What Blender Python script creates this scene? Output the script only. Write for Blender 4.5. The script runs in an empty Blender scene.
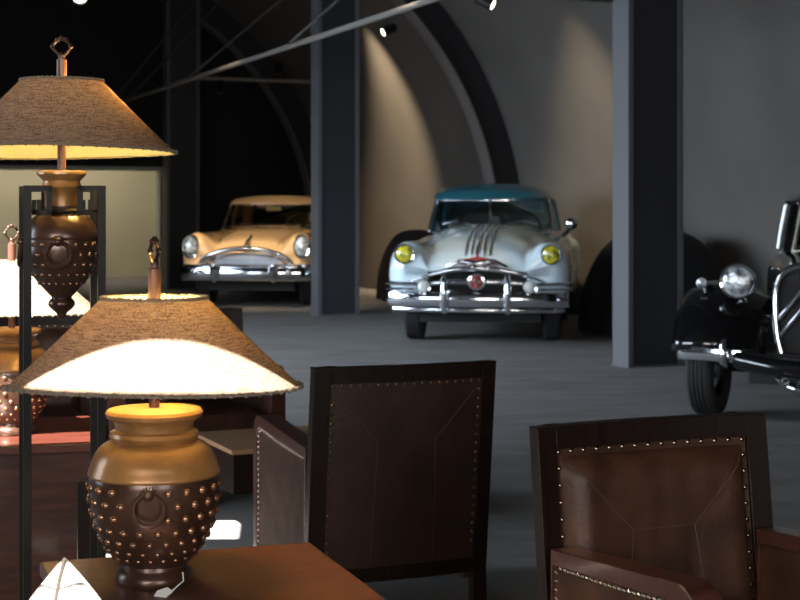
import bpy, math, random
from mathutils import Vector, Matrix
random.seed(7)
PI = math.pi
S = bpy.context.scene
COL = S.collection
R = math.radians

# ------------------------------------------------------------------ camera
cam = bpy.data.cameras.new('camera'); camo = bpy.data.objects.new('camera', cam); COL.objects.link(camo)
camo.location = (0, 0, 1.42); camo.rotation_euler = (R(90), 0, 0)
cam.sensor_width = 36; cam.lens = 36 * 1550 / 800; cam.shift_y = -95 / 800
cam.dof.use_dof = True; cam.dof.focus_distance = 3.6; cam.dof.aperture_fstop = 9
cam.clip_start = 0.05; cam.clip_end = 200
S.camera = camo
# ------------------------------------------------------------------ view, world, sun
S.view_settings.view_transform = 'Standard'; S.view_settings.look = 'None'
S.view_settings.exposure = 0.0; S.view_settings.gamma = 1; S.view_settings.use_curve_mapping = False
W = bpy.data.worlds.new('sky'); S.world = W; W.use_nodes = True
W.node_tree.nodes['Background'].inputs[0].default_value = (0.55, 0.7, 1, 1)
W.node_tree.nodes['Background'].inputs[1].default_value = 0.6
SUNV = Vector((-.29, -.59, .75)).normalized()          # towards the sun
def light(name, kind, loc, energy, color=(1, 1, 1), aim=None, **kw):
    l = bpy.data.lights.new(name, kind); l.energy = energy; l.color = color
    for k, v in kw.items(): setattr(l, k, v)
    o = bpy.data.objects.new(name, l); COL.objects.link(o); o.location = loc
    if aim is not None:
        o.rotation_euler = (Vector(aim) - Vector(loc)).to_track_quat('-Z', 'Y').to_euler()
    return o
light('sun', 'SUN', (-3, -6, 9), 58, (1, .93, .82), aim=Vector((-3, -6, 9)) - SUNV, angle=R(.3))
COOL = (.74, .86, 1)
light('daylight_left_window', 'AREA', (-5.6, 5.0, 1.9), 130, COOL, aim=(3, 10.5, .2), shape='RECTANGLE', size=3.6, size_y=2.0, spread=R(120))
light('daylight_rear_window', 'AREA', (-1.6, -2.75, 2.0), 95, (1, .95, .88), aim=(-.6, 8, .2), shape='RECTANGLE', size=3.0, size_y=1.7, spread=R(120))
light('daylight_rear_window', 'AREA', (2.4, -2.75, 2.0), 60, (1, .95, .88), aim=(2.0, 8, .2), shape='RECTANGLE', size=2.2, size_y=1.7, spread=R(120))

light('daylight_hall_window', 'AREA', (-7.3, 12.5, 2.3), 470, (.76, .87, 1), aim=(1.2, 15.5, -2.2), shape='RECTANGLE', size=7.0, size_y=2.2, spread=R(105))

# ------------------------------------------------------------------ materials
def mat(name, col, rough=.5, metal=0, bump=0, bscale=40, var=0, vscale=8, coat=0, spec=.5, trans=0, emis=None, es=0, stretch=None, col2=None):
    m = bpy.data.materials.new(name); m.use_nodes = True
    nt = m.node_tree; b = nt.nodes['Principled BSDF']
    def s(k, v):
        if k in b.inputs: b.inputs[k].default_value = v
    s('Base Color', (*col, 1)); s('Roughness', rough); s('Metallic', metal); s('Coat Weight', coat); s('Coat Roughness', .08)
    s('Specular IOR Level', spec); s('Transmission Weight', trans)
    if emis: s('Emission Color', (*emis, 1)); s('Emission Strength', es)
    if var or bump:
        tc = nt.nodes.new('ShaderNodeTexCoord'); mp = nt.nodes.new('ShaderNodeMapping')
        nt.links.new(tc.outputs['Object'], mp.inputs[0])
        if stretch: mp.inputs['Scale'].default_value = stretch
    if var:
        n = nt.nodes.new('ShaderNodeTexNoise'); n.inputs['Scale'].default_value = vscale; n.inputs['Detail'].default_value = 6
        nt.links.new(mp.outputs[0], n.inputs['Vector'])
        rmp = nt.nodes.new('ShaderNodeValToRGB'); c2 = col2 or tuple(c * (1 - var) for c in col)
        rmp.color_ramp.elements[0].position = .35; rmp.color_ramp.elements[1].position = .65
        rmp.color_ramp.elements[0].color = (*c2, 1); rmp.color_ramp.elements[1].color = (*(min(1, c * (1 + var * .5)) for c in col), 1)
        nt.links.new(n.outputs[0], rmp.inputs[0]); nt.links.new(rmp.outputs[0], b.inputs['Base Color'])
    if bump:
        n = nt.nodes.new('ShaderNodeTexNoise'); n.inputs['Scale'].default_value = bscale; n.inputs['Detail'].default_value = 4
        nt.links.new(mp.outputs[0], n.inputs['Vector'])
        bp = nt.nodes.new('ShaderNodeBump'); bp.inputs['Strength'].default_value = bump; bp.inputs['Distance'].default_value = .01
        nt.links.new(n.outputs[0], bp.inputs['Height']); nt.links.new(bp.outputs[0], b.inputs['Normal'])
    return m
M = {}
M['floor'] = mat('grey carpet floor', (.225, .217, .215), .7, bump=.25, bscale=60, var=.2, vscale=2.2, stretch=(.6, 1.6, 1), spec=.25)
M['vault'] = mat('grey vault plaster', (.105, .095, .087), .85, bump=.1, bscale=14, var=.1, vscale=1.2)
M['rib'] = mat('dark steel rib', (.018, .018, .022), .6)
M['rib_edge'] = mat('grey rib flange', (.13, .12, .12), .6)
M['black_wall'] = mat('shadow black wall', (.012, .012, .014), .8)  # near black: the shadow at the hall's far end is put into this colour
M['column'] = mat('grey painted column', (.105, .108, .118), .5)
M['column_web_shade'] = mat('shaded column web', (.022, .023, .027), .6)  # column grey darkened, the shade of the recess put into the colour
M['beige_wall'] = mat('beige wall', (.55, .50, .36), .8, var=.08, vscale=1)
M['frame_grey'] = mat('pale door frame', (.50, .50, .45), .6)
M['bar'] = mat('grey steel tube', (.20, .185, .17), .5)
M['rod'] = mat('dark steel rod', (.055, .052, .05), .6)
M['black_metal'] = mat('black iron', (.006, .006, .006), .5, spec=.2)
M['wood'] = mat('mahogany wood', (.058, .020, .015), .28, var=.45, vscale=6, stretch=(1, 9, 9), coat=.35)
M['wood_top'] = mat('reddish brown table top', (.100, .038, .028), .42, var=.25, vscale=5, stretch=(1.2, 9, 9), coat=.3)
M['wood_dark'] = mat('dark mahogany frame', (.011, .005, .004), .42, var=.4, vscale=6, stretch=(9, 9, 1), spec=.2)
M['wood_red'] = mat('dark red table top', (.085, .022, .015), .32, var=.3, vscale=5, stretch=(1.2, 9, 9), coat=.3)
M['tan_top'] = mat('tan wood top', (.28, .16, .085), .5, var=.2, vscale=5, stretch=(1, 8, 8))
M['leather'] = mat('brown leather', (.046, .020, .012), .44, bump=.16, bscale=90, var=.4, vscale=9, spec=.28)
M['leather_arm'] = mat('matt brown leather', (.050, .024, .016), .62, bump=.16, bscale=90, var=.4, vscale=9, spec=.15)  # rougher, less glossy leather for the arm panels
M['leather_back'] = mat('dark brown leather', (.026, .010, .007), .45, bump=.2, bscale=90, var=.35, vscale=9)
M['nail'] = mat('brass nailhead', (.34, .27, .22), .25, metal=1)
M['nail_dark'] = mat('dark bronze nailhead', (.12, .09, .07), .4, metal=1)
M['seam'] = mat('leather seam', (.06, .030, .02), .6)
M['bronze'] = mat('lamplit aged bronze', (.30, .155, .055), .30, metal=.35, bump=.08, bscale=30, var=.4, vscale=10, coat=.25)  # lighter gold: lamp glow put into the colour of urn necks and shoulders
M['bronze_dark'] = mat('dark bronze', (.07, .034, .022), .32, metal=.45, bump=.08, bscale=30, var=.4, vscale=12, coat=.2)
M['stud'] = mat('polished bronze stud', (.28, .15, .09), .25, metal=.8)
M['stem'] = mat('brown wooden stem', (.085, .034, .022), .38, coat=.1)
M['trim'] = mat('dark braided trim', (.19, .15, .11), .8, bump=.8, bscale=220)
M['chrome'] = mat('chrome', (.82, .84, .87), .09, metal=1)
M['rubber'] = mat('black tyre rubber', (.018, .018, .02), .75, bump=.5, bscale=50)
M['under'] = mat('black underbody', (.008, .008, .009), .7)
M['blue'] = mat('pale blue car paint', (.58, .71, .77), .22, coat=.8)
M['teal'] = mat('teal roof paint', (.02, .13, .17), .20, coat=.8)
M['cream'] = mat('peach car paint', (.80, .53, .28), .22, coat=.8)
M['black_paint'] = mat('black car paint', (.006, .006, .007), .12, coat=1)
M['yellow_glass'] = mat('yellow headlamp glass', (.62, .58, .03), .12, spec=.9, coat=1, bump=.8, bscale=26, var=.7, vscale=22, col2=(.10, .09, .005))
M['clear_lens'] = mat('clear headlamp lens', (.66, .70, .74), .12, metal=.5, coat=1, bump=1, bscale=30, var=.7, vscale=18, col2=(.10, .11, .12))
M['satin'] = mat('satin chrome', (.80, .84, .90), .33, metal=1)
M['white_lens'] = mat('frosted parking lamp lens', (.62, .66, .62), .25, coat=.5)
M['red'] = mat('red enamel', (.30, .02, .02), .25, coat=.5)
M['seat_beige'] = mat('beige car upholstery', (.40, .36, .24), .7)
M['seat_dark'] = mat('dark car upholstery', (.05, .045, .04), .7)
M['wheel_teal'] = mat('teal steering wheel', (.05, .16, .22), .3)
M['cover'] = mat('black dust cover', (.004, .004, .0045), .7, bump=.4, bscale=6)
M['cream_trim'] = mat('cream windscreen surround', (.70, .66, .52), .25, metal=.3)
M['paper'] = mat('white price tag', (.80, .82, .84), .6)
M['bulb'] = mat('warm bulb', (1, .8, .5), .5, emis=(1, .72, .35), es=14)
M['lens_on'] = mat('lit spotlight lens', (1, .95, .8), .5, emis=(1, .93, .72), es=5)
M['ivory'] = mat('ivory liner', (.8, .7, .5), .7)

def glass():
    m = bpy.data.materials.new('car window glass'); m.use_nodes = True; nt = m.node_tree
    nt.nodes.clear(); o = nt.nodes.new('ShaderNodeOutputMaterial'); t = nt.nodes.new('ShaderNodeBsdfTransparent')
    t.inputs[0].default_value = (.72, .80, .80, 1); g = nt.nodes.new('ShaderNodeBsdfGlossy'); g.inputs['Roughness'].default_value = .04
    g.inputs[0].default_value = (.8, .9, 1, 1)
    f = nt.nodes.new('ShaderNodeFresnel'); f.inputs[0].default_value = 1.5
    x = nt.nodes.new('ShaderNodeMixShader'); nt.links.new(f.outputs[0], x.inputs[0]); nt.links.new(t.outputs[0], x.inputs[1])
    nt.links.new(g.outputs[0], x.inputs[2]); nt.links.new(x.outputs[0], o.inputs[0]); return m
M['glass'] = glass()
def shade_mat():
    m = bpy.data.materials.new('woven burlap shade'); m.use_nodes = True; nt = m.node_tree; nt.nodes.clear()
    o = nt.nodes.new('ShaderNodeOutputMaterial'); d = nt.nodes.new('ShaderNodeBsdfDiffuse'); t = nt.nodes.new('ShaderNodeBsdfTranslucent')
    mx = nt.nodes.new('ShaderNodeMixShader'); mx.inputs[0].default_value = .03
    tc = nt.nodes.new('ShaderNodeTexCoord'); col = []
    for sc in ((34, 34, 620), (280, 280, 26)):
        mp = nt.nodes.new('ShaderNodeMapping'); mp.inputs['Scale'].default_value = sc
        n = nt.nodes.new('ShaderNodeTexNoise'); n.inputs['Scale'].default_value = 1; n.inputs['Detail'].default_value = 3
        nt.links.new(tc.outputs['Object'], mp.inputs[0]); nt.links.new(mp.outputs[0], n.inputs['Vector']); col.append(n)
    a = nt.nodes.new('ShaderNodeMath'); a.operation = 'ADD'
    nt.links.new(col[0].outputs[0], a.inputs[0]); nt.links.new(col[1].outputs[0], a.inputs[1])
    r = nt.nodes.new('ShaderNodeValToRGB'); e = r.color_ramp.elements
    a2 = nt.nodes.new('ShaderNodeMath'); a2.operation = 'MULTIPLY'; a2.inputs[1].default_value = .5; nt.links.new(a.outputs[0], a2.inputs[0])
    e[0].position = .36; e[0].color = (.085, .058, .042, 1); e[1].position = .62; e[1].color = (.30, .22, .165, 1)
    nt.links.new(a2.outputs[0], r.inputs[0])
    ge = nt.nodes.new('ShaderNodeNewGeometry'); li = nt.nodes.new('ShaderNodeMixRGB'); li.inputs[2].default_value = (.72, .62, .38, 1)   # pale liner inside
    nt.links.new(ge.outputs['Backfacing'], li.inputs[0]); nt.links.new(r.outputs[0], li.inputs[1]); nt.links.new(li.outputs[0], d.inputs[0])
    r2 = nt.nodes.new('ShaderNodeValToRGB'); e = r2.color_ramp.elements
    e[0].position = .38; e[0].color = (.30, .13, .05, 1); e[1].position = .62; e[1].color = (.90, .52, .27, 1)
    nt.links.new(a2.outputs[0], r2.inputs[0]); nt.links.new(r2.outputs[0], t.inputs[0])
    nt.links.new(d.outputs[0], mx.inputs[1]); nt.links.new(t.outputs[0], mx.inputs[2]); nt.links.new(mx.outputs[0], o.inputs[0]); return m
M['shade'] = shade_mat()

# ------------------------------------------------------------------ mesh builder
class MB:
    def __init__(s): s.v = []; s.f = []
    def add(s, vs, fs, mx=None):
        k = len(s.v)
        s.v += [tuple(mx @ Vector(p)) if mx else tuple(p) for p in vs]
        s.f += [tuple(i + k for i in f) for f in fs]; return s
    def box(s, x0, x1, y0, y1, z0, z1, mx=None):
        v = [(x, y, z) for x in (x0, x1) for y in (y0, y1) for z in (z0, z1)]
        return s.add(v, [(0, 1, 3, 2), (4, 6, 7, 5), (0, 4, 5, 1), (2, 3, 7, 6), (0, 2, 6, 4), (1, 5, 7, 3)], mx)
    def lathe(s, prof, n=48, mx=None, cap=True):
        v = []; f = []
        for r, z in prof:
            for i in range(n):
                a = 2 * PI * i / n; v.append((r * math.cos(a), r * math.sin(a), z))
        for j in range(len(prof) - 1):
            for i in range(n):
                k = (i + 1) % n; f.append((j * n + i, j * n + k, (j + 1) * n + k, (j + 1) * n + i))
        if cap:
            if prof[0][0] > 1e-4: f.append(tuple(range(n))[::-1])
            if prof[-1][0] > 1e-4: f.append(tuple((len(prof) - 1) * n + i for i in range(n)))
        return s.add(v, f, mx)
    def tube(s, path, r, n=10, closed=False, flat=None, cap=True, mx=None):
        P = [Vector(p) for p in path]; L = len(P); rs = r if isinstance(r, (list, tuple)) else [r] * L
        v = []; f = []; up = None
        for i, p in enumerate(P):
            if closed: t = P[(i + 1) % L] - P[i - 1]
            else: t = P[min(i + 1, L - 1)] - P[max(i - 1, 0)]
            t.normalize()
            if up is None:
                up = t.cross(Vector((0, 0, 1)));
                if up.length < .01: up = t.cross(Vector((0, 1, 0)))
                up.normalize()
            else:
                up = up - t * up.dot(t); up.normalize()
            w = t.cross(up)
            for k in range(n):
                a = 2 * PI * k / n; fx = flat or 1
                v.append(p + up * (rs[i] * math.cos(a)) + w * (rs[i] * fx * math.sin(a)))
        for i in range(L if closed else L - 1):
            j = (i + 1) % L
            for k in range(n):
                q = (k + 1) % n; f.append((i * n + k, i * n + q, j * n + q, j * n + k))
        if not closed and cap: f.append(tuple(range(n))[::-1]); f.append(tuple((L - 1) * n + k for k in range(n)))
        return s.add(v, f, mx)
    def ball(s, c, r, n=12, m=8, sc=(1, 1, 1)):
        prof = [(max(1e-5, math.sin(PI * i / m)) * r, -math.cos(PI * i / m) * r) for i in range(m + 1)]
        return s.lathe(prof, n, Matrix.Translation(c) @ Matrix.Diagonal((*sc, 1)), cap=False)
    def dome(s, c, nrm, r, n=7, h=.6):
        q = Vector(nrm).to_track_quat('Z', 'Y').to_matrix().to_4x4()
        prof = [(r, 0), (r * .8, r * h * .6), (r * .4, r * h * .95), (1e-5, r * h)]
        return s.lathe(prof, n, Matrix.Translation(c) @ q, cap=False)
    def torus(s, c, Rr, r, nrm=(0, 0, 1), n=28, m=8, sc=(1, 1)):
        q = Vector(nrm).to_track_quat('Z', 'Y').to_matrix().to_4x4(); mx = Matrix.Translation(c) @ q
        return s.tube([(Rr * sc[0] * math.cos(2 * PI * i / n), Rr * sc[1] * math.sin(2 * PI * i / n), 0) for i in range(n)], r, m, closed=True, mx=mx)
    def grid(s, rows, flip=False):
        n = len(rows[0]); v = [p for r_ in rows for p in r_]; f = []
        for j in range(len(rows) - 1):
            for i in range(n - 1):
                q = (j * n + i, j * n + i + 1, (j + 1) * n + i + 1, (j + 1) * n + i)
                f.append(q[::-1] if flip else q)
        return s.add(v, f)
    def prism(s, poly, y0, y1, axis='y', mx=None):
        n = len(poly)
        def p(a, b, t): return (a, t, b) if axis == 'y' else ((t, a, b) if axis == 'x' else (a, b, t))
        v = [p(a, b, y0) for a, b in poly] + [p(a, b, y1) for a, b in poly]
        f = [tuple(range(n)), tuple(range(n, 2 * n))[::-1]] + [(i, i + n, (i + 1) % n + n, (i + 1) % n) for i in range(n)]
        return s.add(v, f, mx)
    def build(s, name, m, parent=None, smooth=True, bevel=0, angle=40, solid=0):
        import bmesh
        me = bpy.data.meshes.new(name); me.from_pydata([tuple(p) for p in s.v], [], s.f)
        bm = bmesh.new(); bm.from_mesh(me); bmesh.ops.remove_doubles(bm, verts=bm.verts, dist=1e-5)
        if not solid: bmesh.ops.recalc_face_normals(bm, faces=bm.faces)
        bm.to_mesh(me); bm.free()
        me.materials.append(M[m] if isinstance(m, str) else m)
        if smooth:
            me.polygons.foreach_set('use_smooth', [True] * len(me.polygons))
            try: me.set_sharp_from_angle(angle=R(angle))
            except Exception: pass
        o = bpy.data.objects.new(name, me); COL.objects.link(o)
        if parent is not None: o.parent = parent
        if solid:
            md = o.modifiers.new('solid', 'SOLIDIFY'); md.thickness = solid; md.offset = -1
        if bevel:
            b = o.modifiers.new('bevel', 'BEVEL'); b.width = bevel; b.segments = 2; b.limit_method = 'ANGLE'
        return o
def empty(name, loc=(0, 0, 0), rz=0):
    o = bpy.data.objects.new(name, None); COL.objects.link(o); o.location = loc; o.rotation_euler = (0, 0, rz); o.empty_display_size = .1; return o
def tag(o, label=None, cat=None, group=None, kind=None):
    if label: o['label'] = label
    if cat: o['category'] = cat
    if group: o['group'] = group
    if kind: o['kind'] = kind
    return o
def struct(name, mb, m, parent=None, **kw):
    o = mb.build(name, m, parent, **kw)
    if parent is None: o['kind'] = 'structure'
    return o
def kids(o): return [c for c in bpy.data.objects if c.parent == o]
def dup(o, parent=None):
    c = o.copy(); COL.objects.link(c); c.parent = parent
    for ch in kids(o): dup(ch, c)
    return c
def catmull(P, n):
    out = []; P = [Vector(p) for p in P]
    for i in range(len(P) - 1):
        p0 = P[max(i - 1, 0)]; p1 = P[i]; p2 = P[i + 1]; p3 = P[min(i + 2, len(P) - 1)]
        for k in range(n):
            t = k / n
            out.append(.5 * ((2 * p1) + (-p0 + p2) * t + (2 * p0 - 5 * p1 + 4 * p2 - p3) * t * t + (-p0 + 3 * p1 - 3 * p2 + p3) * t ** 3))
    out.append(P[-1]); return out

# ------------------------------------------------------------------ building frame: u across, v along the column row
BA = R(24); U = Vector((math.cos(BA), math.sin(BA), 0)); V = Vector((-math.sin(BA), math.cos(BA), 0))
C2 = Vector((-.84, 20, 0))
def B(t, s, z=0): p = C2 + U * t + V * s; p.z = z; return p
struct('floor', MB().box(-14, 9, -3.2, 36, -.1, 0), 'floor', smooth=False)
# curved right wall: barrel vault
RV, ZC, TW = 4.93, .8, 2.86
def arc(rad, z):  # inner offset from wall at height z
    return RV
def vprof(rad, zmax_a=90, n=22):
    pts = [(TW + (rad - RV), 0)]
    for i in range(n + 1):
        a = R(zmax_a) * i / n
        pts.append((TW - RV + rad * math.cos(a), ZC + rad * math.sin(a)))
    return pts
vp = vprof(RV)
mb = MB()
mb.grid([[B(t, s, z) for t, z in vp] for s in (-24, -16, -8, 0, 8, 9.2)])
mb.grid([[B(t, s, z) for t, z in vprof(RV + .15)] for s in (-24, -16, -8, 0, 8, 9.2)])
struct('wall_right', mb, 'vault')
def rib(s, name):
    a, b = vprof(RV - .01), vprof(RV - .43)
    web = MB(); fl = MB()
    for s0, s1, m in ((s - .02, s + .02, web),):
        rows = [[B(t, s0, z) for t, z in a], [B(t, s0, z) for t, z in b], [B(t, s1, z) for t, z in b], [B(t, s1, z) for t, z in a], [B(t, s0, z) for t, z in a]]
        m.grid(rows)
    a2, b2 = vprof(RV - .42), vprof(RV - .45)
    rows = [[B(t, s - .14, z) for t, z in a2], [B(t, s - .14, z) for t, z in b2], [B(t, s + .14, z) for t, z in b2], [B(t, s + .14, z) for t, z in a2], [B(t, s - .14, z) for t, z in a2]]
    fl.grid(rows)
    w = struct(name, web, 'rib'); struct('rib_flange', fl, 'rib_edge', w)
    return w
for i, s in enumerate((-7.9, 0.15, 7.2)): rib(s, 'trim_%d' % (i + 1))
# ceilings
ROOF = 3.45
SK = SUNV / SUNV.z
def up(x, y, z=.7):  # where the sun ray through this point meets the lounge roof
    p = Vector((x, y, z)) + SK * (ROOF - z); return (p.x, p.y)
holes = [  # footprints on the z = .7 plane of unseen roof cut-outs, added and shaped to the sun patches
    [(-.325 + .279 * math.cos(a), 3.26 + .279 * math.sin(a)) for a in [R(216 + 136 * i / 12) for i in range(13)]],
    [(-.90, 2.12), (-.30, 2.12), (-.30, 2.80), (-.90, 2.50)],
    [(-2.3, 4.34), (-.86, 4.72), (-.77, 5.0), (-.80, 5.5), (-1.05, 5.75), (-2.3, 5.75)],
    [(-1.45, 6.02), (-.96, 6.02), (-.99, 6.42), (-1.45, 6.42)],
]
import bmesh
bm = bmesh.new()
outer = [bm.verts.new((x, y, ROOF)) for x, y in ((-6, -3.1), (6, -3.1), (6, 9), (-6, 9))]
edges = [bm.edges.new((outer[i], outer[(i + 1) % 4])) for i in range(4)]
for h in holes:
    vs = [bm.verts.new((*up(x, y), ROOF)) for x, y in h]
    edges += [bm.edges.new((vs[i], vs[(i + 1) % len(vs)])) for i in range(len(vs))]
bmesh.ops.triangle_fill(bm, use_beauty=True, use_dissolve=False, edges=edges)
me = bpy.data.meshes.new('ceiling'); 
def inside(p, poly):
    s = None
    for i in range(len(poly)):
        a = Vector((*poly[i], 0)); b = Vector((*poly[(i + 1) % len(poly)], 0)); c = (b - a).cross(Vector((p.x, p.y, 0)) - a).z
        if s is None: s = c > 0
        elif s != (c > 0): return False
    return True
HP = [[up(x, y) for x, y in h] for h in holes]
kill = [f for f in bm.faces if any(inside(f.calc_center_median(), h) for h in HP)]
bmesh.ops.delete(bm, geom=kill, context='FACES_ONLY')
bm.to_mesh(me); bm.free(); me.materials.append(M['black_wall'])
co = bpy.data.objects.new('ceiling', me); COL.objects.link(co); co['kind'] = 'structure'
md = co.modifiers.new('solid', 'SOLIDIFY'); md.thickness = .03; md.offset = 1
struct('ceiling', MB().box(-14, 9, 9, 36, 5.74, 5.9), 'black_wall', smooth=False)
struct('trim_4', MB().box(-14, 9, 8.9, 9.0, 3.45, 5.8), 'black_wall', smooth=False)
struct('ceiling', MB().box(-14, -6.01, -3.2, 8.9, 3.45, 3.6).box(6.01, 9, -3.2, 8.9, 3.45, 3.6), 'black_wall', smooth=False)
# outer walls
def wall_open(name, x0, x1, y, opens, z1=3.45, t=.2, m='black_wall'):
    mb = MB(); xs = x0
    for a, b, c, d in sorted(opens):
        mb.box(xs, a, y - t, y, 0, z1); mb.box(a, b, y - t, y, 0, c); mb.box(a, b, y - t, y, d, z1); xs = b
    mb.box(xs, x1, y - t, y, 0, z1); return struct(name, mb, m, smooth=False)
wall_open('wall_front', -14, 9, -3.0, [(-3.15, -.05, 1.1, 2.9), (1.25, 3.55, 1.1, 2.9)])
def winframe(name, mx, w, h, n):
    mb = MB(); fw = .06
    mb.box(-w / 2, w / 2, -.05, .05, 0, fw).box(-w / 2, w / 2, -.05, .05, h - fw, h)
    for i in range(n + 1):
        x = -w / 2 + (w - fw) * i / n; mb.box(x, x + fw, -.05, .05, 0, h)
    mb2 = MB(); mb2.v = []; mb2.add([mx @ Vector(p) for p in mb.v], mb.f)
    struct(name, mb2, 'frame_grey', smooth=False)
winframe('window_1', Matrix.Translation((-1.6, -3.1, 1.1)), 3.1, 1.8, 3)
winframe('window_2', Matrix.Translation((2.4, -3.1, 1.1)), 2.3, 1.8, 2)
struct('wall_left', MB().box(-8, -7.8, 9, 8.9+7.6, 0, .9).box(-8, -7.8, 9, 16.5, 3.7, 5.8).box(-8, -7.8, 16.2, 16.5, 0, 5.8), 'black_wall', smooth=False)
mb = MB()
for y0, y1, z0, z1 in ((-3.2, 3.1, 0, 3.45), (6.9, 9, 0, 3.45), (3.1, 6.9, 0, .8), (3.1, 6.9, 3.0, 3.45)): mb.box(-6.2, -6, y0, y1, z0, z1)
struct('wall_left', mb, 'black_wall', smooth=False)
struct('wall_left', MB().box(-14, -13.8, -3.2, 36, 0, 5.8), 'black_wall', smooth=False)
winframe('window_5', Matrix.Translation((-7.85, 12.5, .9)) @ Matrix.Rotation(R(90), 4, 'Z'), 7.2, 2.8, 5)
winframe('window_3', Matrix.Translation((-6.1, 5, .8)) @ Matrix.Rotation(R(90), 4, 'Z'), 3.8, 2.2, 3)
struct('wall_right', MB().box(8.8, 9, -3.2, 14, 0, 5.8), 'vault', smooth=False)
# far wall with an opening to a lit pale room
def BW(t, s, z): return B(t, s, z)
TM = Matrix.Translation(B(0, 8.4)) @ Matrix.Rotation(BA, 4, 'Z')   # local frame: x along U, y along V
def tbox(mb, x0, x1, y0, y1, z0, z1): return mb.box(x0, x1, y0, y1, z0, z1, TM)
OX0, OX1, OZ = -4.6, .06, 2.10
mb = MB(); tbox(mb, OX1, 4.2, 0, .2, 0, 5.8); tbox(mb, OX0 - 6, OX0, 0, .2, 0, 5.8); tbox(mb, OX0, OX1, 0, .2, OZ, 5.8)
struct('wall_back', mb, 'black_wall', smooth=False)
mb = MB(); tbox(mb, OX1 - .10, OX1, -.04, .22, 0, OZ); tbox(mb, OX0, OX1, -.04, .22, OZ - .07, OZ)
struct('trim_5', mb, 'frame_grey', smooth=False)
mb = MB(); tbox(mb, OX0 - 2, OX1 + 1.2, 3.0, 3.2, 0, 3); tbox(mb, OX1 + 1.0, OX1 + 1.2, .2, 3, 0, 3)
struct('wall_back', mb, 'beige_wall', smooth=False)
mb = MB(); tbox(mb, OX0 - 2, OX1 + 1.2, .2, 3.2, 3, 3.1); struct('ceiling', mb, 'frame_grey', smooth=False)
lp = TM @ Vector((-2.0, 1.5, 2.9)); la = TM @ Vector((-2.0, 2.4, 0))
light('far_room_ceiling_light', 'AREA', lp, 75, (1, .92, .74), aim=la, shape='RECTANGLE', size=4.5, size_y=1.0)
# small grey window frame high on the far wall
mb = MB()
for a in ((-6.6, -5.0, -.06, 0, 4.86, 4.96), (-5.1, -5.0, -.06, 0, 4.96, 5.6), (-5.85, -5.78, -.05, 0, 4.96, 5.6)): tbox(mb, *a)
wn = struct('window_4', mb, 'frame_grey', smooth=False)

# columns
def column(loc, label):
    e = empty('steel_column', loc, BA); tag(e, label, 'column', 'steel columns of the hall')
    h = 5.2
    # flanges are the narrow plates at both ends, the web joins them
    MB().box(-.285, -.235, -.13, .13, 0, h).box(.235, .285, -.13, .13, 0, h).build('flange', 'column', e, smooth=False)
    MB().box(-.235, .235, -.112, -.08, 0, h).build('web', 'column_web_shade', e, smooth=False)
    MB().box(-.30, .30, -.15, .15, 0, .012).build('base_plate', 'column', e, smooth=False)
column((2.20, 13.75, 0), 'tall grey steel column standing between the pale blue car and the black car')
column((-.84, 20.1, 0), 'grey steel column between the peach coloured car and the pale blue car')
column((-3.72, 26.35, 0), 'farthest grey steel column, left of the peach coloured car by the pale opening')

# roof truss tube with rods
BZ = 3.22
def BP(px, py, z=None, d=None):
    if d is None: d = (z - 1.42) * 1550 / (205 - py)
    if z is None: z = 1.42 + (205 - py) * d / 1550
    return Vector(((px - 400) / 1550 * d, d, z))
e = empty('roof_truss', (0, 0, 0)); tag(e, 'long grey steel tube with thin diagonal rods crossing under the roof', 'truss')
p0 = BP(118, 103, BZ); p1 = BP(430, 0, BZ); dr = (p1 - p0)
MB().tube([p0 - dr * .08, p0 + dr * 1.36], .031, 12).build('chord', 'bar', e)
for (ax, ay), (bx, by) in (((128, 99), (222, 0)), ((189, 77), (281, 0)), ((290, 43), (338, 0)), ((117, 96), (186, 12))):
    a = BP(ax, ay, BZ); dirr = BP(bx, by, d=a.y * .98) - a
    MB().tube([a, a + dirr * 1.45], .016, 8).build('rod', 'rod', e)
# far lighting rail
e = empty('lighting_rail', (0, 0, 0)); tag(e, 'thin horizontal grey rail between the two farthest columns', 'rail')
a = BP(200, 78, d=23.6); b = a + U * 1.95; b.z = a.z
MB().tube([a, b], .028, 8).build('rail_tube', 'bar', e)
for p in (a, b): MB().tube([p, p + Vector((0, 0, 2.0))], .01, 6).build('hanger', 'rod', e)
e = empty('lighting_rail', (0, 0, 0)); tag(e, 'dark lighting rail at the top edge reaching the nearest column', 'rail')
a2 = Vector((.62, 13.30, 3.26)); b2 = a2 + U * 1.43
MB().tube([a2, b2], .032, 8).build('rail_tube', 'rod', e)

def spot(loc, aim, label, on, size=1.0, stem=.12, energy=0, angle=50, col=(1, .78, .50)):
    e = empty('spotlight', loc); tag(e, label, 'spotlight', 'ceiling spotlights')
    d = (Vector(aim) - Vector(loc)).normalized(); q = d.to_track_quat('Z', 'Y').to_matrix().to_4x4()
    MB().lathe([(.02, -.13 * size), (.050 * size, -.12 * size), (.056 * size, -.02), (.058 * size, .05 * size), (.05 * size, .05 * size), (.047 * size, .035 * size)], 20, q, cap=False).build('housing', 'black_metal', e)
    MB().lathe([(.048 * size, .034 * size), (.03, .044 * size), (1e-5, .047 * size)], 20, q, cap=False).build('lens', 'lens_on' if on else 'seat_dark', e)
    MB().tube([(0, 0, .03), (0, 0, stem)], .011, 8).box(-.03, .03, -.02, .02, stem - .02, stem).build('bracket', 'black_metal', e, smooth=False)
    if energy:
        l = light('spotlight_beam', 'SPOT', Vector(loc) + d * .09, energy, col, aim=aim, spot_size=R(angle), spot_blend=.9, shadow_soft_size=.05)
    return e
spot(BP(386, 31, d=14.9), (-5.5, 12, .2), 'lit black spotlight hanging from the diagonal grey tube', True, .85, stem=.10)
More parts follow.
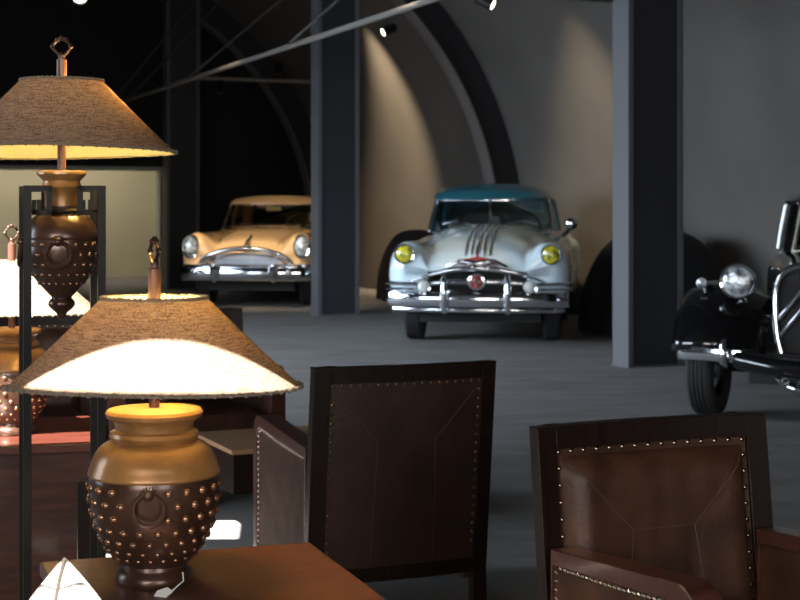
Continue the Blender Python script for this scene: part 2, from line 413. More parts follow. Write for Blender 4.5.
spot(BP(489, 3, d=13.35), (6.5, 10.5, .2), 'lit black spotlight at the top edge on the dark rail', True, 1.0, stem=.035)
spot(BP(80, -5, d=12.5), BP(82, 200, d=11), 'brightest lit spotlight at the top left above the hanging lamp', True, 1.1, stem=2.6)
spot(BP(220, 90, d=23.5), (-3, 22, 0), 'unlit dark spotlight clamped left on the thin far rail', False, 1.2, stem=.06)
spot(BP(278, 72, d=24.3), (-2, 22, 0), 'unlit dark spotlight above the right part of the thin far rail', False, 1.2, stem=-.05)
# gallery lamps of the hall that wash the vault and cars, the last one added (their housings hang above the picture)
for loc, aim, en, an, lb in (((-1.0, 22.6, 4.5), (.15, 24.9, 1.5), 1500, 50, 'spotlight above the gap between the cars washing the vault wall'),
                         ((.9, 17.2, 4.6), (2.7, 19.7, .7), 800, 50, 'spotlight above the pale blue car washing the wall'),
                         ((-3.2, 17.6, 4.6), (-2.0, 21.9, .9), 1350, 36, 'spotlight above the front of the peach coloured car'),
                         ((-.3, 13.0, 4.3), (.95, 16.3, 1.0), 330, 24, 'added unseen spotlight brightening the hood of the pale blue car')):  # out-of-view lamp added to brighten the blue hood
    spot(loc, aim, lb, True, 1.0, stem=5.72 - loc[2], energy=en, angle=an)

spot((-.6, 3.35, 3.25), (.66, 3.85, .75), 'added unseen spotlight above the foreground lighting the right armchair', True, 1.0, stem=.17, energy=80, angle=26)  # out-of-frame lamp added for the warm highlight on the chair back

# ------------------------------------------------------------------ armchair
def rrect(x0, x1, z0, z1, r, n=6, corners=(1, 1, 1, 1)):
    pts = []
    for k, (cx, cz, a0) in enumerate(((x1 - r, z1 - r, 0), (x0 + r, z1 - r, 90), (x0 + r, z0 + r, 180), (x1 - r, z0 + r, 270))):
        if corners[k]:
            for i in range(n + 1):
                a = R(a0 + 90 * i / n); pts.append((cx + r * math.cos(a), cz + r * math.sin(a)))
        else:
            pts.append([(x1, z1), (x0, z1), (x0, z0), (x1, z0)][k])
    return pts
def ring_prism(mb, outer, inner, t0, t1, axis):
    n = len(outer)
    def p(a, b, t): return (a, t, b) if axis == 'y' else (t, a, b)
    v = [p(*o, t0) for o in outer] + [p(*o, t1) for o in outer] + [p(*o, t0) for o in inner] + [p(*o, t1) for o in inner]
    f = []
    for i in range(n):
        j = (i + 1) % n
        f += [(i, j, n + j, n + i), (2 * n + i, 3 * n + i, 3 * n + j, 2 * n + j), (i, 2 * n + i, 2 * n + j, j), (n + i, n + j, 3 * n + j, 3 * n + i)]
    mb.add(v, f)
def line_pts(a, b, step):
    a = Vector(a); b = Vector(b); n = max(1, round((b - a).length / step)); return [a + (b - a) * (i / n) for i in range(n + 1)]
CW, CH = .66, .885
def bend(x, z):   # y of the mid plane of the back at (x,z): raked and slightly curved
    return .245 + (z - .15) * .115 + .030 * (1 - (2 * x / CW) ** 2)
def make_armchair():
    e = empty('armchair')
    hw = CW / 2; T = .022; NX, NZ = 14, 10
    def slab(mb, x0, x1, z0, z1, dy0, dy1, nx=NX, nz=4):
        A = []; 
        for dy in (dy0, dy1):
            A.append([[(x0 + (x1 - x0) * i / nx, bend(x0 + (x1 - x0) * i / nx, z0 + (z1 - z0) * j / nz) + dy, z0 + (z1 - z0) * j / nz) for i in range(nx + 1)] for j in range(nz + 1)])
        mb.grid(A[0]); mb.grid(A[1])
        mb.grid([A[0][0], A[1][0]]); mb.grid([A[0][-1], A[1][-1]])
        mb.grid([[r[0] for r in A[0]], [r[0] for r in A[1]]]); mb.grid([[r[-1] for r in A[0]], [r[-1] for r in A[1]]])
    mb = MB()
    slab(mb, -hw, -hw + .055, .15, CH, -T, T, 2); slab(mb, hw - .055, hw, .15, CH, -T, T, 2)
    slab(mb, -hw + .055, hw - .055, CH - .055, CH, -T, T); slab(mb, -hw + .055, hw - .055, .15, .20, -T, T)
    mb.build('back_frame', 'wood_dark', e, bevel=.0018)
    mb = MB(); slab(mb, -hw + .055, hw - .055, .20, CH - .055, -.002, T * .8, 14, 8); mb.build('back_panel', 'leather_back', e)
    # front pad, puffed
    rows = []
    x0, x1, z0, z1 = -hw + .066, hw - .066, .40, CH - .075; n, m = 26, 22
    for j in range(m + 1):
        r = []
        for i in range(n + 1):
            a, b = i / n, j / m; x = x0 + (x1 - x0) * a; z = z0 + (z1 - z0) * b
            ea = min(a, 1 - a) * 2; eb = min(b, 1 - b) * 2
            puff = (1 - (1 - min(1, ea * 4.5)) ** 2) * (1 - (1 - min(1, eb * 4.5)) ** 2)
            crease = 0
            sx, sz = abs(a - .5) * 2, 1 - b
            # diagonal seams from the top corners in to (+-.33, .45) and down
            dd = min(abs((1 - sx) - sz * 1.45) if sz < .46 else 9, abs(sx - .33) if sz >= .46 else 9)
            crease = .006 * max(0, 1 - dd / .04)
            r.append((x, bend(x, z) - T * .4 - .004 - .048 * puff + crease * puff + .0015 * math.sin(a * 40) * (1 - eb), z))
        rows.append(r)
    mb = MB().grid(rows); mb.build('backrest', 'leather', e)
    mb = MB(); slab(mb, -hw + .055, hw - .055, .20, CH - .055, -T * .55, -T * .3, 14, 8); mb.build('backrest_border', 'leather', e)
    # seams
    def seam(pts, side, name):
        P = []
        for a, b in zip(pts[:-1], pts[1:]): P += [a + (b - a) * (k / 8) for k in range(8)]
        P.append(pts[-1])
        return P
    mb = MB()
    for s in (-1, 1):
        pts = [Vector((s * (hw - .07), CH - .08)), Vector((s * .105, .63)), Vector((s * .115, .21))]
        P = [(p.x, bend(p.x, p.y) + T * .8 + .0005, p.y) for p in seam(pts, 1, '')]
        mb.tube(P, .0016, 5)
    mb.build('back_seam', 'seam', e)
    mb = MB()
    def padz(x, z):
        a = (x - x0) / (x1 - x0); b = (z - z0) / (z1 - z0); ea = min(a, 1 - a) * 2; eb = min(b, 1 - b) * 2
        puff = (1 - (1 - min(1, ea * 4.5)) ** 2) * (1 - (1 - min(1, eb * 4.5)) ** 2)
        return bend(x, z) - T * .4 - .004 - .048 * puff - .0005
    for s in (-1, 1):
        pts = [Vector((s * (x1 - .01), z1 - .01)), Vector((s * .088, .63)), Vector((s * .115, z0 + .02))]
        mb.tube([(p.x, padz(p.x, p.y), p.y) for p in seam(pts, 1, '')], .0014, 5)
    pts = [Vector((-.088, .63)), Vector((.088, .63))]; mb.tube([(p.x, padz(p.x, p.y), p.y) for p in seam(pts, 1, '')], .0014, 5)
    mb.build('front_seam', 'seam', e)
    # nailheads of the back, front and rear
    mb = MB()
    xa = hw - .064; zt = CH - .063
    for side, dy, st in ((-1, -T * .55, .039), (1, T * .8, .032)):
        mb = MB()
        for p in line_pts((-xa, zt, 0), (xa, zt, 0), st) + line_pts((-xa, .26, 0), (-xa, zt - st, 0), st) + line_pts((xa, .26, 0), (xa, zt - st, 0), st):
            mb.dome((p.x, bend(p.x, p.y) + dy, p.y), (0, side, 0), .0072, 7)
        q = [Vector((-xa, .26)), Vector((-xa, zt)), Vector((xa, zt)), Vector((xa, .26))]; P = []
        for a_, b_ in zip(q[:-1], q[1:]): P += [a_ + (b_ - a_) * (k / 12) for k in range(12)]
        mb.tube([(p.x, bend(p.x, p.y) + dy - side * .0028, p.y) for p in P + [q[-1]]], .0012, 5)
        mb.build('nailheads', 'nail' if side < 0 else 'nail_dark', e)
    # rear legs
    for s in (-1, 1):
        x0_, x1_ = sorted((s * (hw - .05), s * hw))
        mb = MB(); y = bend(hw, .15); v = [(x0_, y - T, .15), (x1_, y - T, .15), (x1_, y + T, .15), (x0_, y + T, .15), (x0_, y - .01, 0), (x1_, y - .01, 0), (x1_, y + .03, 0), (x0_, y + .03, 0)]
        mb.add(v, [(0, 1, 2, 3), (4, 7, 6, 5), (0, 4, 5, 1), (1, 5, 6, 2), (2, 6, 7, 3), (3, 7, 4, 0)]); mb.build('leg', 'wood_dark', e, smooth=False)
    # arms
    AH, AY0, AY1 = .655, -.36, .245
    for s in (-1, 1):
        xo = s * (hw - .002); xi = s * (hw - .075); a, b = sorted((xo, xi))
        out = rrect(AY0, AY1, .12, AH, .075, 7, (0, 1, 0, 0)); inn = []
        fw = .028
        inn = rrect(AY0 + fw + .014, AY1 - .006, .17, AH - fw - .014, .052, 7, (0, 1, 0, 0))
        slope = lambda P: [(y, z - max(0, (z - .2) / .45) * .045 * (y - AY0) / (AY1 - AY0)) for y, z in P]
        out = slope(out); inn = slope(inn)
        mb = MB(); ring_prism(mb, out, inn, a, b, 'x'); arm = mb.build('arm', 'wood', e, bevel=.003, smooth=True, angle=30)
        xm0, xm1 = sorted((s * (hw - .008), s * (hw - .068)))
        MB().prism(inn, xm0, xm1, 'x').build('arm_panel', 'leather_arm', arm, smooth=False)
        mb = MB(); k = []
        for i in range(len(inn)):
            if i in (len(inn) - 2,): continue
            k += line_pts((0, *inn[i]), (0, *inn[(i + 1) % len(inn)]), .5)[:1]
        # evenly spaced nails along top, corner and front
        path = [Vector((y, z)) for y, z in inn[:9]] + [Vector((inn[9][0], inn[9][1]))]
        cen = Vector(((AY0 + AY1) / 2, .40)); acc = 0; last = None; st = .021
        poly = [Vector(p) for p in inn]; tot = []
        for i in range(len(poly)):
            if i == len(poly) - 2: continue
            p, q = poly[i], poly[(i + 1) % len(poly)]; L = (q - p).length; t = -acc
            while t + st <= L:
                t += st; c = p + (q - p) * (t / L); tot.append(c)
            acc = L - t
        for c in tot:
            c2 = c + (cen - c).normalized() * .010
            for side in (1,):
                mb.dome((s * (hw - .008), c2.x, c2.y), (s, 0, 0), .0068, 7)
        tt = [c + (cen - c).normalized() * .010 for c in tot]
        mb.tube([(s * (hw - .011), c.x, c.y) for c in tt], .0012, 5)
        mb.build('nailheads', 'nail', arm)
        y0, y1 = AY0, AY0 + .055
        MB().box(a, b, y0, y1, 0, .12).build('leg', 'wood_dark', e, smooth=False)
    # seat
    MB().box(-hw + .075, hw - .075, -.33, .23, .22, .31).build('seat_frame', 'wood', e, smooth=False, bevel=.004)
    rows = []
    for j in range(17):
        r = []
        for i in range(19):
            a, b = i / 18, j / 16; ea, eb = min(a, 1 - a) * 2, min(b, 1 - b) * 2
            pf = (1 - (1 - min(1, ea * 4)) ** 2) * (1 - (1 - min(1, eb * 4)) ** 2)
            r.append((-hw + .08 + (CW - .16) * a, -.345 + .575 * b, .31 + .02 + .11 * pf ** .5))
        rows.append(r)
    mb = MB().grid(rows)
    mb.box(-hw + .08, hw - .08, -.345, .23, .31, .335); mb.build('seat', 'leather', e)
    return e
ch = make_armchair()
def place(o, x, y, rz, label, group='leather armchairs of the lounge'):
    o.location = (x, y, 0); o.rotation_euler = (0, 0, rz); tag(o, label, 'armchair', group); return o
def rot2(x, y, a): return (x * math.cos(a) - y * math.sin(a), x * math.sin(a) + y * math.cos(a))
def chair_at(o, cx, cy, yaw, label):   # put the middle of the top of the back at (cx,cy)
    a = R(yaw); ox, oy = rot2(0, .335, a); return place(o, cx - ox, cy - oy, a, label)
chairR = chair_at(ch, .622, 3.865, 23, 'nearest brown leather armchair at the right, its nail-studded front towards the viewer')
chairM = chair_at(dup(ch), .020, 5.22, 180 + 22, 'armchair seen from behind, dark leather back with curved top, beside the studded urn lamp')
chairB = chair_at(dup(ch), -1.13, 7.93, 24, 'dark armchair behind the low tan table, hidden behind the studded urn lamp')
chairC = chair_at(dup(ch), -1.84, 7.60, 24, 'brown armchair in the sun behind the leftmost lamp')

# ------------------------------------------------------------------ tables
def side_table(loc, rz, w, d, h, label, m='wood_top'):
    e = empty('side_table', loc, rz); tag(e, label, 'table')
    MB().box(-w / 2, w / 2, -d / 2, d / 2, h - .028, h).build('tabletop', m, e, smooth=False, bevel=.004)
    MB().box(-w / 2 + .03, w / 2 - .03, -d / 2 + .03, d / 2 - .03, h - .12, h - .028).build('apron', 'wood', e, smooth=False)
    for sx in (-1, 1):
        for sy in (-1, 1):
            x, y = sx * (w / 2 - .045), sy * (d / 2 - .045)
            MB().box(x - .028, x + .028, y - .028, y + .028, 0, h - .12).build('leg', 'wood_dark', e, smooth=False, bevel=.003)
    MB().box(-w / 2 + .075, w / 2 - .075, -d / 2 + .04, -d / 2 + .05, .16, h - .12).build('front_panel', 'wood', e, smooth=False)
    MB().box(-w / 2 + .07, w / 2 - .07, -d / 2 + .055, d / 2 - .04, .16, .19).build('shelf', 'wood', e, smooth=False)
    return e
side_table((-.374, 2.976, 0), R(19.4), .566, .52, .70, 'reddish brown square side table in the foreground carrying the big studded urn lamp')
side_table((-1.295, 4.915, 0), R(15), .65, .62, .70, 'dark red side table at the left edge carrying the sunlit lamp', 'wood_red')
e = empty('coffee_table', (-.30, 7.07, 0), R(24)); tag(e, 'low table with tan top and thick dark edge in front of the far armchairs', 'table')
MB().box(-.58, .58, -.29, .29, .36, .38).build('tabletop', 'tan_top', e, smooth=False)
MB().box(-.57, .57, -.28, .28, .19, .36).build('apron', 'wood_dark', e, smooth=False)
for sx in (-1, 1):
    for sy in (-1, 1): MB().box(sx * .2 - .04, sx * .2 + .04, sy * .23 - .04, sy * .23 + .04, 0, .19).build('leg', 'wood_dark', e, smooth=False)

# ------------------------------------------------------------------ lamps
def shade_parts(e, z0, z1, r0=.278, r1=.100, tilt_=0):
    n = 72; rows = []
    for j in range(15):
        t = j / 14; r = []
        for i in range(n + 1):
            a = 2 * PI * i / n; rad = r0 + (r1 - r0) * t; rad *= 1 + .004 * math.sin(3 * a + 1) * (1 - t) - .012 * math.sin(PI * t)
            r.append((rad * math.cos(a), rad * math.sin(a) * (1 if not tilt_ else 1), z0 + (z1 - z0) * t + .003 * math.sin(2 * a) * (1 - t) - rad * math.sin(a) * tilt_ * (1 - t * .8)))
        rows.append(r)
    MB().grid(rows).build('lamp_shade', 'shade', e)
    sh = kids(e)[-1]
    for nm, j, w in (('lower_trim', 0, .0036), ('upper_trim', 14, .0036)):
        pts = [(p[0] * 1.004, p[1] * 1.004, p[2]) for p in rows[j][:-1]]
        mb = MB().tube(pts, w, 6, closed=True)
        for i in range(110):   # braided bobbles
            a = 2 * PI * i / 110; k = int(i / 110 * n) % n; f = i / 110 * n - int(i / 110 * n)
            p = Vector(pts[k]).lerp(Vector(pts[(k + 1) % n]), f)
            mb.ball((p.x * 1.01, p.y * 1.01, p.z + (+.002 if i % 2 else -.002)), .0034, 5, 4)
        mb.build(nm, 'trim', e)
    mb = MB()   # spider wires
    for k in range(3):
        a = k * 2 * PI / 3 + .4; mb.tube([(0, 0, z1 - .012), (r1 * math.cos(a), r1 * math.sin(a), z1 - .004)], .0018, 5)
    mb.build('shade_carrier', 'black_metal', e)
def finial(e, z, z1, rz):
    MB().lathe([(.011, z - .03), (.0125, z - .01), (.0125, z + (z1 - z) * .48), (.008, z + (z1 - z) * .5), (.008, z + (z1 - z) * .56)], 16).build('finial_stem', 'stem', e)
    mb = MB(); zz = z + (z1 - z) * .56; H = z1 - zz; cx = H * .55
    path = []
    for i in range(20):
        a = 2 * PI * i / 20; path.append((math.cos(a) * H * .44 * (1 + .12 * math.cos(4 * a)), 0, zz + H * .53 + math.sin(a) * H * .46))
    mx = Matrix.Rotation(rz, 4, 'Z')
    mb.tube(path, .0038, 7, closed=True, mx=mx)
    for i in (0, 3, 5, 7, 10): mb.ball(tuple(mx @ Vector(path[i])), .0062, 8, 6)
    mb.ball((0, 0, zz + .002), .009, 10, 6); mb.build('finial_ring', 'bronze_dark', e)
def stemlight(e, z0, z1, zb, energy, bx=0, by=0):
    MB().lathe([(.0105, z0), (.0105, z1)], 14).build('stem', 'stem', e)
    MB().lathe([(.016, zb - .045), (.018, zb - .02), (.012, zb - .018)], 14, Matrix.Translation((bx, by, 0))).build('socket', 'bronze', e)
    MB().ball((bx, by, zb), .022, 14, 10, (1, 1, 1.2)).build('bulb', 'bulb', e)
    l = light('lamp_glow', 'POINT', (bx, by, zb + .035), energy, (1, .70, .24), shadow_soft_size=.03); l.parent = e
def ring_handle(e, c, nrm, Rr, r, m='bronze'):
    nrm = Vector(nrm).normalized(); mb = MB()
    mb.torus(c, Rr, r, nrm, 26, 8); top = Vector(c) + Vector((0, 0, Rr)) 
    h = mb.build('ring_handle', m, e)
    mb = MB(); mb.ball(tuple(top - nrm * .002), r * 2.4, 10, 8, (1, 1, .9))
    tang = nrm.cross(Vector((0, 0, 1)))
    for k in range(-3, 4):   # shell crest
        a = k * .42; p = top + tang * (math.sin(a) * r * 3.3) + Vector((0, 0, math.cos(a) * r * 3.0)) - nrm * .003
        mb.tube([top, p], [r * .5, r * .62], 6)
    mb.build('handle_mount', m, h)
def sm(pts, n=5): return [(max(1e-5, p.x), p.y) for p in catmull([Vector((a, b, 0)) for a, b in pts], n)]
def studs(mb, prof, rows, count, r0, skip=None):
    # prof: list (r,z) sorted; rows: list of z
    for j, z in enumerate(rows):
        rr = None
        for (r1, z1), (r2, z2) in zip(prof[:-1], prof[1:]):
            if min(z1, z2) <= z <= max(z1, z2) and abs(z2 - z1) > 1e-6:
                t = (z - z1) / (z2 - z1); rr = r1 + (r2 - r1) * t; sl = (r2 - r1) / (z2 - z1); break
        if rr is None: continue
        for i in range(count):
            a = 2 * PI * (i + .5 * (j % 2)) / count
            if skip and skip(a, z): continue
            mb.dome((rr * math.cos(a), rr * math.sin(a), z), (math.cos(a), math.sin(a), -sl), r0[j] if isinstance(r0, list) else r0, 9, .75)
def urn_lamp(loc, rz, label, energy, fin):
    # broad shouldered urn; heights from the table
    e = empty('urn_lamp', loc, rz); tag(e, label, 'lamp', None)
    neck = [(.062, .300), (.070, .302)] 
    lip = [(.0001, .333), (.060, .333), (.088, .330), (.0925, .324), (.090, .316), (.078, .309), (.074, .300), (.074, .292), (.083, .288), (.0855, .281), (.082, .274), (.079, .268)]
    MB().lathe(lip, 56, cap=False).build('urn_neck', 'bronze', e)
    sh = sm([(.079, .270), (.092, .267), (.106, .256), (.116, .239), (.121, .224), (.1245, .214), (.1255, .209), (.122, .205)])
    MB().lathe(sh, 56, cap=False).build('urn_shoulder', 'bronze', e)
    body = sm([(.121, .207), (.123, .195), (.1225, .17), (.1175, .135), (.107, .10), (.092, .07), (.074, .048), (.064, .038)])
    bo = MB().lathe(body, 64, cap=False).build('urn_body', 'bronze_dark', e)
    mb = MB(); zr = [.188, .163, .138, .112, .090, .070, .054]
    hand = [R(-86), R(94)]
    def skip(a, z): return any(abs((a - h + PI) % (2 * PI) - PI) < .30 and z > .125 for h in hand)
    studs(mb, body, zr, 21, [.0085, .0085, .0083, .0078, .0068, .0052, .0045], skip); mb.build('studs', 'stud', bo)
    MB().lathe([(.060, .042), (.062, .030), (.070, .024), (.074, .014), (.074, .005), (.070, 0), (.0001, 0)], 56, cap=False).build('urn_foot', 'bronze_dark', e)
    for h in hand:
        ring_handle(e, ((.1245) * math.cos(h) * 1.035, .1245 * math.sin(h) * 1.035, .160), (math.cos(h), math.sin(h), .12), .028, .0050, 'bronze_dark')
    stemlight(e, .33, .545, .435, energy)
    shade_parts(e, .373, .542, tilt_=.055); finial(e, .545, .655, fin)
    return e
L1 = urn_lamp((-.470, 2.965, .70), 0, 'large studded bronze urn lamp on the foreground table, its brown shade half in sun', 36, R(80))
L3 = urn_lamp((-1.225, 4.89, .70), .6, 'studded urn lamp at the left edge with its whole shade glaring in the sun', 3, R(10))
# price tag on a string
mb = MB(); st = [(-.405, 2.890, .735), (-.402, 2.878, .722), (-.415, 2.868, .712), (-.424, 2.860, .704)]
mb = MB().tube([Vector(p) - Vector((-.470, 2.965, .70)) for p in st], .0012, 5); so = mb.build('tag_string', 'paper', L1)
tp = [Vector(p) - Vector((-.470, 2.965, .70)) for p in ((-.452, 2.845, .7015), (-.428, 2.835, .7015), (-.418, 2.852, .708), (-.430, 2.866, .712), (-.447, 2.858, .708))]
MB().add(tp + [p + Vector((0, .0004, .0015)) for p in tp], [(0, 1, 2, 3, 4), (9, 8, 7, 6, 5)] + [(i, i + 5, (i + 1) % 5 + 5, (i + 1) % 5) for i in range(5)]).build('price_tag', 'paper', L1, smooth=False)

# hanging pointed urn lamp in a black iron stand
ST = Vector((-.836, 3.83, 0)); sa = R(17)
stand = empty('lamp_stand', ST, sa); tag(stand, 'tall black iron stand with greek key corners holding the pointed urn lamp', 'stand')
hs = .088; LW = .0095; TZ = 1.467
for sx in (-1, 1):
    for sy in (-1, 1):
        MB().box(sx * hs - LW, sx * hs + LW, sy * hs - .008, sy * hs + .008, 0, TZ).build('leg', 'black_metal', stand, smooth=False)
for sy in (-1, 1):
    y0, y1 = sy * hs - .007, sy * hs + .007
    for s in (-1, 1):
        mb = MB()
        def bx(xa, xb, za, zb): 
            p, q = sorted((s * xa, s * xb)); mb.box(p, q, y0, y1, za, zb)
        bx(hs, .030, TZ - .014, TZ)             # top bar inwards
        bx(.043, .030, TZ - .072, TZ)           # down
        bx(.066, .030, TZ - .072, TZ - .060)    # out
        bx(.066, .056, TZ - .072, TZ - .034)    # up, the key
        mb.build('key_scroll', 'black_metal', stand, smooth=False)
mb = MB(); mb.torus((0, 0, TZ - .062), .052, .006, n=32)
for k in range(4):
    a = PI / 4 + k * PI / 2; mb.tube([(.052 * math.cos(a), .052 * math.sin(a), TZ - .062), (hs * 1.40 * math.cos(a), hs * 1.40 * math.sin(a), TZ - .062)], .0045, 6)
mb.build('holder_ring', 'black_metal', stand)
for s in (-1, 1): MB().box(s * hs - .006, s * hs + .006, -hs, hs, .30, .314).box(-hs, hs, s * hs - .006, s * hs + .006, .30, .314).build('stretcher', 'black_metal', stand, smooth=False)
L2 = empty('urn_lamp', ST, R(17)); tag(L2, 'tallest lamp, a pointed bronze urn with ring handles hanging in the black iron stand', 'lamp')
def Z(py): return 1.42 + (205 - py) / 404.5
bodyp = sm([(.0405, Z(205)), (.046, Z(213)), (.064, Z(216)), (.079, Z(223)), (.087, Z(231)), (.089, Z(237)), (.0875, Z(240)), (.089, Z(250)), (.083, Z(263)), (.067, Z(277)), (.040, Z(290)), (.026, Z(296))])
MB().lathe([(.0001, Z(170.5)), (.05, Z(170.5)), (.060, Z(172)), (.0605, Z(174.5)), (.052, Z(178)), (.045, Z(181)), (.046, Z(184)), (.049, Z(187)), (.043, Z(190)), (.041, Z(198)), (.041, Z(206))], 48, cap=False).build('urn_neck', 'bronze', L2)
bo = MB().lathe(bodyp, 56, cap=False).build('urn_body', 'bronze_dark', L2)
mb = MB(); hd = [R(-100), R(-8), R(80), R(172)]
studs(mb, bodyp, [Z(244), Z(254), Z(264), Z(274), Z(283)], 20, [.0062, .0062, .0056, .005, .0042], lambda a, z: any(abs((a - h + PI) % (2 * PI) - PI) < .25 and z > Z(262) for h in hd))
mb.build('studs', 'stud', bo)
MB().lathe(sm([(.026, Z(296)), (.024, Z(298)), (.031, Z(301)), (.032, Z(305)), (.024, Z(309)), (.013, Z(313)), (.008, Z(318)), (.0005, Z(320))]), 30, cap=False).build('pointed_tip', 'bronze_dark', L2)
for h in hd: ring_handle(L2, (.0985 * math.cos(h), .0985 * math.sin(h), Z(253)), (math.cos(h), math.sin(h), .1), .030, .0052, 'bronze_dark')
stemlight(L2, Z(171), Z(82), Z(120), 20, .125, -.01)
shade_parts(L2, Z(152), Z(81), tilt_=.03); finial(L2, Z(80), Z(38), R(-17))

# cushion with a fern print on a bench
e = empty('bench', (-.62, 2.18, 0), R(10)); tag(e, 'leather bench under the white fern cushion, below the lower left corner', 'bench')
MB().box(-.22, .22, -.17, .17, .40, .52).build('seat', 'leather', e, bevel=.02)
for sx in (-1, 1):
    for sy in (-1, 1): MB().box(sx * .18 - .02, sx * .18 + .02, sy * .13 - .02, sy * .13 + .02, 0, .40).build('leg', 'wood_dark', e, smooth=False)
def cushion_mat():
    m = mat('white fern print cotton', (.22, .212, .19), .8, bump=.3, bscale=60); return m
M['cushion'] = cushion_mat(); M['fern'] = mat('dark fern print', (.02, .013, .01), .8)
ce = empty('cushion', (-.502, 2.30, .522), R(-4)); tag(ce, 'white cushion corner with a dark fern print at the lower left corner', 'cushion')
SQ = .262; tilt = Matrix.Translation((0, 0, SQ * .7071 * 1.00)) @ Matrix.Rotation(R(-12), 4, 'X') @ Matrix.Diagonal((.70, 1, 1, 1)) @ Matrix.Rotation(R(45 - 3), 4, 'Y') 
def cz(a, b): 
    return .055 * max(0, (1 - a ** 4) * (1 - b ** 4)) ** .75
rowsF = []; rowsB = []; n = 20
for j in range(n + 1):
    rf = []; rb = []
    for i in range(n + 1):
        a, b = -1 + 2 * i / n, -1 + 2 * j / n; k = 1 - .05 * (1 - abs(a)) * 0
        x = a * SQ / 2 * (1 - .06 * (1 - a * a) * 0 + .09 * (1 - b * b)); z = b * SQ / 2 * (1 + .09 * (1 - a * a))
        # sharp corners, pinched sides
        rf.append(tilt @ Vector((x, -cz(a, b), z))); rb.append(tilt @ Vector((x, cz(a, b), z)))
    rowsF.append(rf); rowsB.append(rb)
MB().grid(rowsF).grid(rowsB).build('cover', 'cushion', ce)
mb = MB()
def cp(a, b): 
    x = a * SQ / 2 * (1 + .09 * (1 - b * b)); z = b * SQ / 2 * (1 + .09 * (1 - a * a)); return tilt @ Vector((x, -cz(a, b) - .0008, z))
# the top corner after the 42 degree turn is (a,b) = (+-1, 1); fern runs down from it
crn = max(((a, b) for a in (-1, 1) for b in (-1, 1)), key=lambda q: (tilt @ Vector((q[0] * SQ / 2, 0, q[1] * SQ / 2))).z)
ca, cb = crn
mb.tube([cp(ca * (1 - t), cb * (1 - t)) for t in [i / 14 * 1.3 + .02 for i in range(15)]], .0030, 5)
for i in range(2, 13):
    t = i / 14 * 1.3; a0, b0 = ca * (1 - t), cb * (1 - t)
    for s in (-1, 1):
        pts = []
        for k in range(6):
            q = k / 5 * .34; pts.append(cp(max(-.97, min(.97, a0 + ca * q * (.35 if s > 0 else 1) * (1) - (ca * q * 1.0 if s > 0 else 0))), max(-.97, min(.97, b0 + cb * q * (.35 if s < 0 else 1) - (cb * q * 1.0 if s < 0 else 0)))))
        if i % 3 == 0: mb.tube(pts, .0013, 5)
mb.build('fern_print', 'fern', ce)

# ------------------------------------------------------------------ cars
def interp(keys, y):
    # keys: list of (y, value) with smooth interpolation
    if y <= keys[0][0]: return keys[0][1]
    for (a, va), (b, vb) in zip(keys[:-1], keys[1:]):
        if y <= b:
            t = (y - a) / (b - a); t = t * t * (3 - 2 * t) if False else t
            return va + (vb - va) * t
    return keys[-1][1]
def body(stations, wheels, wr, wz, zb=.27, sub=5, psub=4, open_front=False):
    """stations: list of (y, [(x,z)...half profile from sill to centre]) front first"""
    ys = [s[0] for s in stations]; cols = []
    npt = len(stations[0][1])
    lines = []
    for k in range(npt):
        lines.append(catmull([Vector((s[1][k][0], s[0], s[1][k][1])) for s in stations], sub))
    rows = []
    for j in range(len(lines[0])):
        pr = [lines[k][j] for k in range(npt)]
        half = catmull(pr, psub)
        out = []
        for p in half:
            z = p.z; x = max(0, p.x)
            for yw in wheels:
                dy = abs(p.y - yw)
                if dy < wr and x > .3:
                    za = wz + math.sqrt(wr * wr - dy * dy)
                    if z < za: z = za
            out.append(Vector((x, p.y, z)))
        out[-1].x = 0
        rows.append(out)
    mb = MB()
    mb.grid(rows); mb.grid([[Vector((-p.x, p.y, p.z)) for p in r] for r in rows])
    mb.grid([rows[-1], [Vector((-p.x, p.y, p.z)) for p in rows[-1]]])
    if not open_front: mb.grid([rows[0], [Vector((-p.x, p.y, p.z)) for p in rows[0]]])
    else:
        k = psub * 7; part = rows[0][:k + 1]; c = part[-1]
        for sg in (1, -1):   # fill the fender front beside the grille opening, with a short reveal
            a = [Vector((sg * p.x, p.y, p.z)) for p in part]; b = [Vector((sg * c.x, c.y, min(p.z, c.z))) for p in part]
            mb.grid([a, b]); mb.grid([[b[0], b[-1]], [b[0] + Vector((0, .2, 0)), b[-1] + Vector((0, .2, 0))]])
    return mb, rows
def wheel(car, x, y, r, w, hub='chrome'):
    s = 1 if x > 0 else -1
    mx = Matrix.Translation((x, y, r)) @ Matrix.Rotation(R(90) * s, 4, 'Y')
    h = w / 2
    tyre = [(r * .62, -h * .8), (r * .80, -h), (r * .94, -h * .92), (r * .985, -h * .72)]
    for g in (-.45, -.15, .15, .45): tyre += [(r, h * (g - .1)), (r, h * (g + .08)), (r * .975, h * (g + .1)), (r * .975, h * (g + .18))]
    tyre += [(r * .985, h * .72), (r * .94, h * .92), (r * .80, h), (r * .62, h * .8)]
    wo = MB().lathe(tyre, 40, mx, cap=False).build('wheel', 'rubber', car)
    MB().lathe([(r * .63, -h * .5), (r * .62, h * .75), (r * .55, h * .55), (r * .42, h * .6), (r * .40, h * .85), (r * .2, h * 1.0), (.0001, h * 1.05)], 32, mx, cap=False).build('hubcap', hub, wo)
    return wo
